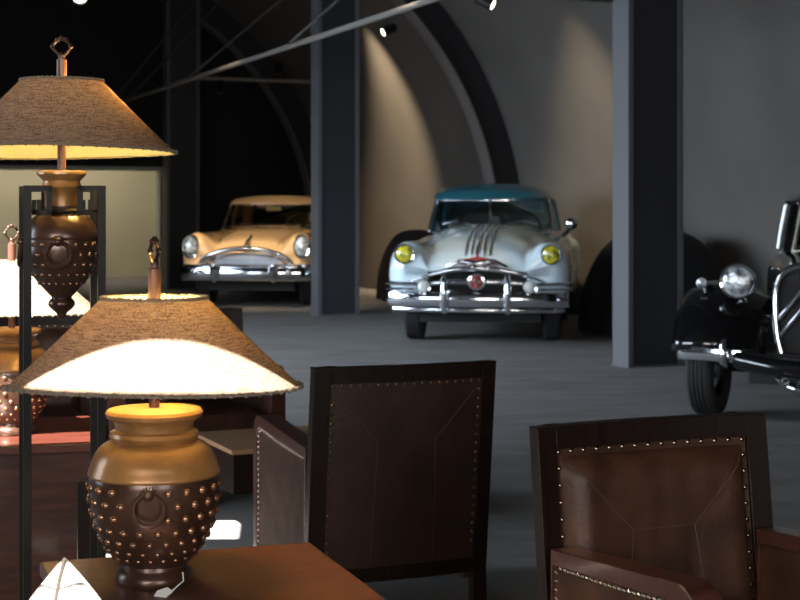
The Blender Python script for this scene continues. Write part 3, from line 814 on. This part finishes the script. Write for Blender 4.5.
def greenhouse(car, levels, glass_to, roofm, pillar='chrome', pr=.022, splitbar=True):
    """levels: list of (z, [(x,y) x7 half plan from front centre to rear centre]); 0..glass_to are glazed"""
    L = []
    for z, P in levels:
        L.append([(p.x, p.y, z + 0 * p.x) for p in catmull([Vector((a, b, 0)) for a, b in P], 6)])
    segs = {'windshield': (0, 12), 'side_window': (12, 18), 'quarter_window': (18, 24), 'rear_window': (27, 36)}
    def crowned(p, z): return p
    for nm, (a, b) in segs.items():
        if nm in ('windshield', 'rear_window'):
            mb = MB()
            rows = []
            for lv in L[:glass_to + 1]:
                half = lv[a:b + 1]
                full = ([(-x, y, z) for x, y, z in half[::-1]] + half[1:]) if a == 0 else (half + [(-x, y, z) for x, y, z in half[::-1]][1:])
                rows.append(full)
            MB().grid(rows).build(nm, 'glass', car)
        else:
            for s in (-1, 1):
                MB().grid([[(s * x, y, z) for x, y, z in lv[a:b + 1]] for lv in L[:glass_to + 1]]).build(nm, 'glass', car)
    for s in (-1, 1):
        for idx, rr in ((12, pr * (1.6 if pillar == 'cream_trim' else 1)), (18, pr * 1.1), (24, pr * 1.3), (27, pr * 1.6)):
            MB().tube([(s * lv[idx][0], lv[idx][1], lv[idx][2]) for lv in L[:glass_to + 1]], rr, 8).build('pillar', roofm if idx > 12 or pillar == 'cream_trim' else pillar, car)
        MB().grid([[(s * x, y, z) for x, y, z in lv[24:28]] for lv in L[:glass_to + 1]]).build('pillar', roofm, car)
    rows = []
    for lv in L[glass_to:]:
        rows.append([(-x, y, z) for x, y, z in lv[::-1]] + lv[1:])
    mb = MB().grid(rows); top = rows[-1]; n = len(top)
    # close crown: strips between mirrored points
    h = L[-1]; wm = max(p[0] for p in h)
    mb.grid([[(x * k, y, z + .025 * (1 - k * k) * x / wm) for x, y, z in h] for k in (1, .75, .5, .25, 0, -.25, -.5, -.75, -1)])
    mb.build('roof', roofm, car, angle=60)
    # chrome rim of the windshield
    for s in (1,):
        rk = 11 if pillar == 'cream_trim' else 13; lo = L[0][:rk]; hi = L[glass_to][:rk]
        loop = [(-x, y - .008, z) for x, y, z in lo[::-1]] + [(x, y - .008, z) for x, y, z in lo[1:]] + [(x, y - .008, z) for x, y, z in hi[::-1]] + [(-x, y - .008, z) for x, y, z in hi[1:]]
        MB().tube(loop, .011, 6, closed=True).build('windshield_rim', 'chrome' if pillar != 'cream_trim' else 'cream_trim', car)
    if splitbar: MB().tube([(0, L[0][0][1] - .008, L[0][0][2]), (0, L[glass_to][0][1] - .008, L[glass_to][0][2])], .012, 6).build('windshield_divider', 'chrome', car)
    return L
def headlamp(car, x, y, z, r, lensm, ringm='chrome', rx=1, rz_=1, depth=.04):
    mx = Matrix.Translation((x, y, z)) @ Matrix.Rotation(R(90), 4, 'X') @ Matrix.Diagonal((rx, rz_, 1, 1))
    h = MB().lathe([(r * 1.02, -.06), (r * 1.2, -.03), (r * 1.22, .0), (r * 1.12, .022), (r * 1.0, .018)], 32, mx, cap=False).build('headlamp', ringm, car)
    MB().lathe([(r * 1.02, .008), (r * .75, depth * .7), (r * .4, depth * .95), (.0001, depth)], 28, mx, cap=False).build('lens', lensm, h)
    MB().ball((x, y - .012, z), r * .22, 8, 6).build('bulb_reflector', 'chrome', h)
    return h
def interior(car, y0, m, zb=.55, w=.6, h=.98, steer_x=.35, steer_m='wheel_teal'):
    for yy in (y0, y0 + 1.0):
        MB().box(-w, w, yy, yy + .14, zb, h + .06).box(-w, w, yy - .45, yy, zb - .1, zb + .08).build('seat', m, car, bevel=.03)
    c = Vector((steer_x, y0 - .42, h + .03))
    mb = MB().torus(c, .20, .013, (0, -.85, .55), 30, 8)
    mb.tube([c + Vector((-.2, 0, 0)), c, c + Vector((.2, 0, 0))], .008, 6).tube([c, c + Vector((0, -.35, -.25))], .018, 8); mb.build('steering_wheel', steer_m, car)
    MB().box(-w + .06, w - .06, y0 - .80, y0 - .66, .75, h - .04).build('dashboard', m, car, bevel=.03)

def bumper(car, half, y, z, h, sweep, wrap, m='chrome', name='bumper', thick=.03, n=28):
    """curved bar of a shaped section"""
    sec = [(0, h * .5), (-thick * .9, h * .42), (-thick * 1.3, h * .15), (-thick * 1.3, -h * .15), (-thick * .8, -h * .42), (0, -h * .5), (thick * .2, -h * .45), (thick * .2, h * .45)]
    rows = []
    for i in range(n + 1):
        t = -1 + 2 * i / n; a = abs(t); x = half * (t if a < .88 else (math.copysign(.88 + (1 - (1 - (a - .88) / .12) ** 2) * .09, t)))
        yy = y + sweep * t * t + (wrap * ((a - .88) / .12) ** 2 if a > .88 else 0)
        rows.append([(x, yy + dy, z + dz) for dy, dz in sec + sec[:1]])
    mb = MB().grid(rows); mb.add(rows[0][:-1], [tuple(range(8))]); mb.add(rows[-1][:-1], [tuple(range(8))])
    return mb.build(name, m, car)

# ---- pale blue sedan
car = empty('vintage_car', (.76, 15.42, 0), R(-7.5)); tag(car, 'pale blue vintage sedan with teal roof and yellow headlamps', 'car')
def prof(w, zf, xf, zv, xv, zh, wh, zb=.30, wb=None, zsh=None):
    """half profile: width w, fender crown (xf,zf), valley (xv,zv), hood centre zh, hood half width wh"""
    wb = wb or w * .97
    return [(wb * .96, zb), (w * .985, zb + .14), (w, zb + .32), (w * .985, zf - .19), (w * .93, zf - .065), (xf, zf), (xf - .14, zf - .012), (xv, zv), (wh, zv + (zh - zv) * .50), (wh * .74, zv + (zh - zv) * .86), (wh * .40, zv + (zh - zv) * .985), (0, zh)]
st = [
 (.115, prof(.74, .90, .70, .76, .50, .76, .42, .50)),
 (.135, prof(.80, .965, .73, .82, .50, .82, .42, .47)),
 (.19, prof(.87, 1.02, .745, .88, .50, .90, .42, .43)),
 (.30, prof(.915, 1.045, .76, .935, .49, .98, .42, .40)),
 (.60, prof(.93, 1.04, .76, .985, .51, 1.08, .46, .34)),
 (1.1, prof(.93, 1.035, .76, .99, .56, 1.15, .48, .27)),
 (1.75, prof(.92, 1.03, .76, 1.04, .64, 1.20, .55, .27)),
 (2.3, prof(.92, 1.05, .78, 1.10, .66, 1.16, .55, .27)),
 (3.2, prof(.92, 1.06, .80, 1.09, .66, 1.13, .55, .27)),
 (3.7, prof(1.0, 1.05, .80, 1.06, .62, 1.13, .50, .27)),
 (4.2, prof(.93, .98, .78, .99, .58, 1.06, .46, .32)),
 (4.6, prof(.84, .88, .70, .88, .52, .93, .42, .38)),
 (4.72, prof(.74, .78, .62, .76, .48, .80, .38, .42))]
mb, rows = body(st, [.95, 3.75], .40, .35, open_front=True); mb.build('body', 'blue', car, angle=80)
MB().box(-.62, .62, .45, 4.5, .22, .62).build('underbody', 'under', car, smooth=False)
MB().box(-.80, .80, 1.45, 3.3, .24, .60).build('underbody', 'under', car, smooth=False)
for x in (-.72, .72):
    for y in (.95, 3.75): wheel(car, x, y, .355, .19)
lv = [(1.12, [(0, 1.60), (.45, 1.68), (.69, 1.95), (.74, 2.75), (.70, 3.45), (.56, 3.85), (0, 4.05)]),
      (1.30, [(0, 1.78), (.43, 1.85), (.665, 2.08), (.71, 2.76), (.67, 3.38), (.52, 3.75), (0, 3.92)]),
      (1.475, [(0, 1.96), (.41, 2.02), (.63, 2.20), (.67, 2.78), (.63, 3.28), (.48, 3.60), (0, 3.72)]),
      (1.50, [(0, 1.92), (.42, 1.98), (.655, 2.18), (.695, 2.78), (.65, 3.30), (.49, 3.64), (0, 3.76)]),
      (1.56, [(0, 1.99), (.40, 2.05), (.625, 2.26), (.665, 2.78), (.62, 3.24), (.46, 3.54), (0, 3.64)]),
      (1.615, [(0, 2.14), (.35, 2.20), (.55, 2.38), (.58, 2.78), (.54, 3.14), (.40, 3.36), (0, 3.44)]),
      (1.645, [(0, 2.32), (.26, 2.38), (.40, 2.50), (.43, 2.78), (.40, 3.00), (.28, 3.16), (0, 3.22)])]
greenhouse(car, lv, 2, 'teal', 'chrome')
interior(car, 2.75, 'seat_beige', .60, .56, 1.13, .34)
for x in (-.735, .735):
    headlamp(car, x, .105, .925, .088, 'yellow_glass')
# grille cavity, bars
def arcpts(half, y, zc, ze, sweep=.1, n=20, p=2.2): return [(half * t, y + sweep * abs(t) ** 2, zc + (ze - zc) * abs(t) ** p) for t in [-1 + 2 * i / n for i in range(n + 1)]]
MB().box(-.52, .52, .30, .34, .40, .86).build('grille_opening', 'under', car, smooth=False)
MB().tube(arcpts(.70, .045, .790, .635, .07, p=2.0), [.012 + .024 * (1 - abs(-1 + 2 * i / 20)) for i in range(21)], 10, flat=1.0).build('grille_bar', 'chrome', car)
MB().tube(arcpts(.60, .03, .655, .62, .06), .026, 10).build('grille_bar', 'chrome', car)
MB().tube([(-.34, .04, .60), (-.26, .01, .55), (-.1, .0, .54), (.1, .0, .54), (.26, .01, .55), (.34, .04, .60)], .020, 8).build('grille_bar', 'chrome', car)
for s in (-1, 1):
    pl = headlamp(car, s * .53, .0, .605, .062, 'white_lens'); pl.name = 'parking_lamp'
    MB().tube([(s * .58, .03, .63), (s * .80, .07, .635), (s * .93, .22, .63), (s * .95, .5, .62)], .020, 8).build('side_bar', 'chrome', car)
    MB().tube([(s * .62, .05, .575), (s * .82, .10, .58), (s * .93, .24, .575)], .013, 8).build('side_bar', 'chrome', car)
mx = Matrix.Translation((0, -.01, .655)) @ Matrix.Rotation(R(90), 4, 'X')
eb = MB().lathe([(.085, -.03), (.092, 0), (.080, .014), (.066, .016)], 28, mx, cap=False).build('grille_emblem', 'chrome', car)
MB().lathe([(.068, .010), (.04, .022), (.0001, .024)], 24, mx, cap=False).build('emblem_centre', 'red', eb)
MB().box(-.012, .012, -.04, -.02, .60, .71).box(-.05, .05, -.04, -.02, .645, .665).build('emblem_cross', 'chrome', eb)
bumper(car, .97, -.02, .475, .15, .16, .30)
bumper(car, .93, .02, .37, .05, .16, .25, name='bumper_valance', thick=.015)
for x in (-.315, .315):
    MB().tube([(x, -.06, .345), (x, -.095, .42), (x, -.10, .55), (x, -.085, .68), (x, -.04, .72)], [.024, .036, .036, .032, .022], 12).build('overrider', 'chrome', car)
# hood strips, nose badge
for i in range(5):
    x = (i - 2) * .062
    pts = []
    for y, z in ((.20, .905), (.30, .975), (.45, 1.03), (.6, 1.075), (1.1, 1.155), (1.6, 1.195)):
        pts.append((x * (1 if y > .3 else 1), y, z + .004 - abs(x) * .03))
    MB().tube(catmull(pts, 4), .017, 8).build('hood_strip', 'satin', car)
MB().prism([(-.20, .83), (-.16, .875), (0, .905), (.16, .875), (.20, .83), (0, .80)], .11, .20).build('nose_badge', 'red', car, bevel=.008)
MB().tube([(-.30, .10, .80), (-.17, .07, .86), (0, .05, .835), (.17, .07, .86), (.30, .10, .80)], [.014, .022, .034, .022, .014], 10).build('nose_ornament', 'chrome', car)
MB().tube([(0, .14, .905), (0, .10, .95), (0, .22, .99), (0, .45, 1.05)], [.014, .022, .018, .008], 8).build('hood_ornament', 'chrome', car)
for s in (-1, 1):
    MB().tube([(s * .12, 1.66, 1.19), (s * .34, 1.68, 1.25), (s * .52, 1.72, 1.21)], .007, 6).build('wiper', 'chrome', car)
MB().tube([(.80, 1.95, 1.07), (.87, 1.93, 1.13), (.89, 1.93, 1.19)], .022, 8).ball((.90, 1.93, 1.215), .07, 14, 10, (1, .6, 1)).build('side_mirror', 'chrome', car)
MB().tube([(.94, .9, .72), (.945, 1.6, .72), (.94, 3.2, .72)], .014, 6).build('side_trim', 'chrome', car)
MB().tube([(-.94, .9, .72), (-.945, 1.6, .72), (-.94, 3.2, .72)], .014, 6).build('side_trim', 'chrome', car)
bumper(car, .9, 4.84, .46, .14, -.14, -.22, name='bumper')

# ---- peach sedan
car = empty('vintage_car', (-2.13, 21.25, 0), R(-6)); tag(car, 'peach coloured vintage sedan with wide chrome grille, left of the pale blue car', 'car')
st = [
 (.105, prof(.76, .90, .74, .68, .46, .68, .40, .50)),
 (.135, prof(.83, .965, .77, .75, .46, .75, .40, .47)),
 (.20, prof(.90, 1.01, .775, .81, .46, .82, .40, .44)),
 (.30, prof(.92, 1.03, .78, .88, .46, .92, .40, .40)),
 (.60, prof(.94, 1.01, .78, .92, .48, 1.00, .42, .34)),
 (1.1, prof(.94, 1.02, .78, .95, .54, 1.07, .48, .27)),
 (1.75, prof(.94, 1.02, .78, .99, .64, 1.09, .55, .27)),
 (2.4, prof(.94, 1.02, .80, 1.04, .68, 1.08, .55, .27)),
 (3.4, prof(.94, 1.00, .82, 1.03, .68, 1.06, .55, .27)),
 (4.2, prof(.95, .99, .80, .98, .62, 1.02, .50, .32)),
 (4.8, prof(.88, .92, .76, .86, .56, .90, .44, .38)),
 (4.95, prof(.80, .80, .68, .76, .50, .78, .40, .42))]
mb, rows = body(st, [.95, 3.95], .40, .35, open_front=True); mb.build('body', 'cream', car, angle=80)
MB().box(-.62, .62, .45, 4.6, .22, .62).build('underbody', 'under', car, smooth=False)
MB().box(-.80, .80, 1.45, 3.5, .24, .60).build('underbody', 'under', car, smooth=False)
for x in (-.73, .73):
    for y in (.95, 3.95): wheel(car, x, y, .355, .19)
lv = [(1.05, [(0, 1.62), (.52, 1.70), (.76, 2.02), (.80, 2.9), (.76, 3.6), (.60, 4.0), (0, 4.2)]),
      (1.24, [(0, 1.82), (.50, 1.90), (.735, 2.16), (.77, 2.9), (.73, 3.5), (.56, 3.88), (0, 4.05)]),
      (1.43, [(0, 2.05), (.48, 2.12), (.69, 2.32), (.72, 2.9), (.68, 3.4), (.52, 3.70), (0, 3.84)]),
      (1.455, [(0, 2.00), (.49, 2.07), (.71, 2.30), (.74, 2.9), (.70, 3.42), (.53, 3.74), (0, 3.88)]),
      (1.51, [(0, 2.12), (.46, 2.20), (.66, 2.40), (.69, 2.9), (.65, 3.36), (.49, 3.62), (0, 3.74)]),
      (1.55, [(0, 2.35), (.36, 2.42), (.54, 2.55), (.57, 2.9), (.53, 3.22), (.40, 3.42), (0, 3.50)])]
greenhouse(car, lv, 2, 'cream', 'chrome', splitbar=False)
interior(car, 2.8, 'seat_dark', .58, .62, 1.08, .35, 'chrome')
for x in (-.775, .775): headlamp(car, x, .09, .845, .10, 'clear_lens', rx=1.0, rz_=1.42)
ell = [(.65 * math.cos(R(a)), .035 + .06 * abs(math.cos(R(a))) ** 4, .57 + .250 * math.sin(R(a))) for a in range(0, 181, 6)]
MB().tube(ell, .034, 10).build('grille_surround', 'chrome', car)
ell2 = [(.56 * math.cos(R(a)), .055 + .04 * abs(math.cos(R(a))) ** 4, .58 + .170 * math.sin(R(a))) for a in range(0, 181, 6)]
MB().tube(ell2, .018, 8).build('grille_surround', 'chrome', car)
MB().box(-.50, .50, .28, .32, .40, .78).build('grille_opening', 'under', car, smooth=False)
mb = MB()
for i in range(-26, 27):
    x = i * .0195; zt = .58 + .16 * math.sqrt(max(0, 1 - (x / .53) ** 2)); mb.tube([(x, .085 + .3 * x * x, .54), (x, .085 + .3 * x * x, zt)], .0062, 6)
mb.build('grille_fins', 'satin', car)
bumper(car, .98, -.03, .475, .19, .15, .30)
bumper(car, .93, -.01, .585, .05, .17, .25, name='bumper_rail', thick=.04)
for x in (-.41, .41):
    MB().lathe([(.075, 0), (.078, .05), (.06, .11), (.03, .145), (.0001, .155)], 20, Matrix.Translation((x, .0, .53)) @ Matrix.Rotation(R(90), 4, 'X'), cap=False).build('bumper_bullet', 'chrome', car)
    MB().tube([(x, -.06, .37), (x, -.09, .45), (x, -.08, .60)], [.03, .045, .03], 10).build('overrider', 'chrome', car)
for s in (-1, 1):
    pl = headlamp(car, s * .62, -.055, .50, .035, 'clear_lens'); pl.name = 'parking_lamp'
MB().tube([(0, .10, .86), (0, .08, .90), (0, .25, .93), (0, .5, .99)], [.012, .02, .016, .008], 8).build('hood_ornament', 'chrome', car)
MB().torus((0, .13, .82), .05, .010, (0, -1, .2), 20, 6).build('hood_badge', 'chrome', car)
MB().box(-.11, .11, 2.12, 2.15, 1.33, 1.40).tube([(0, 2.14, 1.40), (0, 2.2, 1.45)], .008, 6).build('rear_view_mirror', 'chrome', car)
for s in (-1, 1): MB().tube([(s * .12 - .1, 1.66, 1.10), (s * .36, 1.69, 1.15), (s * .56, 1.75, 1.11)], .009, 6).build('wiper', 'chrome', car)
MB().tube([(-.5, 1.60, 1.095), (-.2, 1.57, 1.115), (0, 1.56, 1.12), (.2, 1.57, 1.115), (.5, 1.60, 1.095)], .014, 6).build('cowl_vent', 'chrome', car)
bumper(car, .95, 5.06, .46, .16, -.14, -.22, name='bumper')

# ---- black saloon at the right edge
car = empty('vintage_car', (2.50, 9.57, 0), R(-25)); tag(car, 'glossy black vintage saloon with chevron grille cut off by the right edge', 'car')
def pr2(w, z, wb, zb=.42):   # narrow bonnet / cabin section
    return [(wb, zb), (wb, zb + .12), (w * 1.0, zb + .26), (w, z - .26), (w * .97, z - .14), (w * .86, z - .055), (w * .6, z - .015), (w * .3, z - .003), (0, z)]
st = [(.50, pr2(.25, 1.00, .20)), (.53, pr2(.27, 1.03, .22)), (.8, pr2(.31, 1.045, .30)), (1.3, pr2(.42, 1.07, .44, .36)), (1.75, pr2(.56, 1.10, .60, .30)), (2.2, pr2(.68, 1.12, .70, .27)), (3.0, pr2(.70, 1.12, .70, .27)), (3.6, pr2(.66, 1.10, .66, .27)), (4.0, pr2(.56, .98, .56, .30)), (4.25, pr2(.42, .80, .42, .36))]
mb, rows = body(st, [], .4, .35, sub=5); mb.build('body', 'black_paint', car, angle=60)
MB().box(-.42, .42, .35, 4.0, .26, .46).build('underbody', 'under', car, smooth=False)
# wings
def wing(s, yw, front=True):
    rows = []
    N = 26
    for i in range(N + 1):
        a = R(14 + 174 * i / N) if front else R(0 + 180 * i / N)
        # a=0 front low, 90 top, 180 rear low
        rr = .46; cy = yw; cz_ = .36
        stretch_f = 1.22 if math.cos(a) > 0 else 1.55
        yc = cy - math.cos(a) * rr * stretch_f; zc = cz_ + math.sin(a) * rr * (1.02 if a < R(90) else 1.0)
        if a > R(90): zc = cz_ + math.sin(a) ** 1.15 * rr if math.sin(a) > 0 else cz_
        # section across: from outer lip to inner edge
        nrm = Vector((0, -math.cos(a), math.sin(a)))
        row = []
        lead = max(0, math.cos(a))
        for k in range(11):
            t = k / 10; x = .88 - .58 * t
            bul = math.sin(PI * min(1, (.10 + t * 1.1)) ) if t < .9 else 0
            bul = .085 * (1 - (2 * max(0, t - .0) - .75) ** 2 * 1.1)
            if t > .75: bul *= 1
            if t < .08: x = .87
            p = Vector((s * x, yc, zc)) + nrm * max(-.04, bul) 
            # the nose pulls towards the radiator
            if lead > .3: p.y += (t ** 2) * .10 * lead
            row.append(p)
        rows.append(row)
    mb = MB().grid(rows)
    return mb.build('wing', 'black_paint', car, angle=80, solid=.012)
for s in (-1, 1): wing(s, .68); wing(s, 3.60, False)
for s in (-1, 1): MB().box(*sorted((s * .58, s * .80)), 1.3, 3.0, .27, .33).build('running_board', 'black_paint', car, bevel=.02)
for x in (-.755, .755):
    for y in (.66, 3.62): wheel(car, x, y, .335, .18)
MB().tube([(-.66, .72, .33), (.66, .72, .33)], .035, 8).build('front_axle', 'under', car)
lv = [(1.08, [(0, 1.78), (.30, 1.80), (.475, 1.90), (.66, 2.5), (.66, 3.1), (.52, 3.65), (0, 3.85)]),
      (1.24, [(0, 1.86), (.28, 1.88), (.46, 1.97), (.635, 2.5), (.63, 3.08), (.49, 3.55), (0, 3.72)]),
      (1.42, [(0, 1.95), (.27, 1.97), (.44, 2.05), (.60, 2.5), (.59, 3.02), (.45, 3.40), (0, 3.52)]),
      (1.45, [(0, 1.93), (.28, 1.95), (.46, 2.04), (.62, 2.5), (.61, 3.03), (.46, 3.42), (0, 3.54)]),
      (1.50, [(0, 2.02), (.25, 2.04), (.41, 2.14), (.56, 2.5), (.55, 2.95), (.40, 3.26), (0, 3.36)]),
      (1.53, [(0, 2.20), (.2, 2.22), (.36, 2.3), (.42, 2.5), (.40, 2.8), (.28, 3.0), (0, 3.08)])]
greenhouse(car, lv, 2, 'black_paint', 'cream_trim', splitbar=False, pr=.018)
interior(car, 2.7, 'seat_dark', .5, .5, 1.05, .28)
# grille shell with chevrons
GW, GT, GB = .265, 1.03, .44
shell = [(-GW * .86, GB)] + [(-GW, .60), (-GW * 1.03, .80), (-GW * .98, .92), (-GW * .80, .99), (-GW * .45, 1.025), (0, GT + .005), (GW * .45, 1.025), (GW * .80, .99), (GW * .98, .92), (GW * 1.03, .80), (GW, .60), (GW * .86, GB)]
sp = [(p.x, .47 - (1.0 - p.y) * .05 + .0, p.y) for p in catmull([Vector((a, b, 0)) for a, b in shell], 5)]
g = MB().tube(sp, .024, 10).build('grille_shell', 'chrome', car)
MB().add([(x, y + .02, z) for x, y, z in sp], [tuple(range(len(sp)))]).build('grille_mesh', 'under', car, smooth=False)
mb = MB()
for i in range(-8, 9): x = i * .028; mb.tube([(x, .48, GB), (x, .49, 1.0 - abs(x) * .25)], .004, 5)
mb.build('grille_bars', 'rod', car)
for z in (.60, .72):
    MB().tube([(-GW * .94, .455, z - .04), (0, .43, z + .27), (GW * .94, .455, z - .04)], .015, 8).build('chevron', 'satin', car)
for s in (-1, 1):
    h = headlamp(car, s * .475, .26, .925, .098, 'clear_lens')
    MB().lathe([(.10, 0), (.112, .03), (.10, .11), (.06, .17), (.0001, .19)], 26, Matrix.Translation((s * .475, .27, .925)) @ Matrix.Rotation(R(-90), 4, 'X'), cap=False).build('lamp_bowl', 'black_paint', h)
    MB().tube([(s * .475, .36, .84), (s * .46, .42, .78), (s * .44, .46, .72)], .022, 8).build('lamp_post', 'chrome', h)
    MB().lathe([(.03, -.05), (.036, -.02), (.036, .005), (.02, .02), (.0001, .024)], 16, Matrix.Translation((s * .735, .36, .905)) @ Matrix.Rotation(R(90), 4, 'X'), cap=False).tube([(s * .735, .39, .9), (s * .72, .42, .84)], .008, 6).build('side_lamp', 'clear_lens', car)
    MB().tube([(s * .50, .36, .90), (s * .72, .39, .90)], .005, 6).build('lamp_wire', 'rod', car)
    for zz, yy in ((1.0, .75), (.86, .72)):
        MB().tube([(s * .29, yy, zz), (s * .34, yy, zz), (s * .36, yy - .02, zz)], [.008, .010, .013], 8).build('bonnet_catch', 'chrome', car)
# bumper: chrome ends and dark middle
def bend_b(x): return -.02 + .16 * (abs(x) / .82) ** 2
for s in (-1, 1):
    rows = []
    for i in range(15):
        x = .36 + (.83 - .36) * i / 14; y = bend_b(x)
        sec = [(0, .042), (-.028, .034), (-.036, 0), (-.028, -.034), (0, -.042)]
        rows.append([(s * x, y + a, .47 + b) for a, b in sec])
    MB().grid(rows).build('bumper', 'chrome', car, solid=.01)
    MB().tube([(s * .50, .03, .40), (s * .50, -.035, .43), (s * .50, -.045, .50), (s * .50, -.02, .575)], [.015, .026, .026, .016], 10).build('overrider', 'chrome', car)
MB().tube([(-.42, .02, .45), (-.36, .0, .44), (-.2, -.03, .415), (0, -.04, .405), (.2, -.03, .415), (.36, .0, .44), (.42, .02, .45)], .062, 12).build('bumper_centre', 'black_paint', car)
for x in (-.10, 0, .10): MB().torus((x, -.11, .335 - (.02 if x == 0 else 0)), .024, .008, (0, -1, 0), 16, 6).build('hook_ring', 'chrome', car)
MB().tube([(-.16, -.06, .35), (-.08, -.08, .30), (0, -.09, .28), (.08, -.08, .30), (.16, -.06, .35)], [.012, .03, .04, .03, .012], 10).build('starting_handle_guard', 'chrome', car)

# ---- dark dust-covered shapes behind
def covered(loc, rz, w, l, h, label):
    e = empty('covered_vehicle', loc, rz); tag(e, label, 'vehicle')
    rows = []
    for j in range(25):
        t = j / 24; yy = -l / 2 + l * t; k = (1 - abs(2 * t - 1) ** 3.0)
        hh = .28 + (h - .28) * max(0, k) ** .55; ww = w / 2 * (.80 + .20 * max(0, k) ** .4)
        r = []
        for i in range(41):
            a = PI * i / 40; c, s_ = math.cos(a), math.sin(a)
            x = ww * math.copysign(abs(c) ** .75, c); z = hh * (s_ ** .62)
            fold = 1 + .018 * math.sin(yy * 22 + c * 5) * (1 - s_)
            r.append((x * fold, yy, max(.03, z)))
        rows.append(r)
    mb = MB().grid(rows)
    for r in (rows[0], rows[-1]): mb.add(r, [tuple(range(41))])
    co = mb.build('dust_cover', 'cover', e, angle=60)
    for sx in (-1, 1):
        for sy in (-1, 1):
            MB().lathe([(.0001, -.06), (.2, -.07), (.25, -.05), (.25, .05), (.2, .07), (.0001, .06)], 20, Matrix.Translation((sx * w * .36, sy * l * .28, .25)) @ Matrix.Rotation(R(90), 4, 'Y'), cap=False).build('wheel', 'rubber', e)
covered((2.76, 16.75, 0), BA, 1.12, 1.7, 1.16, 'low dark rounded vehicle shape half hidden behind the nearest column')
covered((.24, 22.6, 0), BA, .80, 1.4, 1.06, 'low dark rounded vehicle shape in the shadow behind the pale blue car')
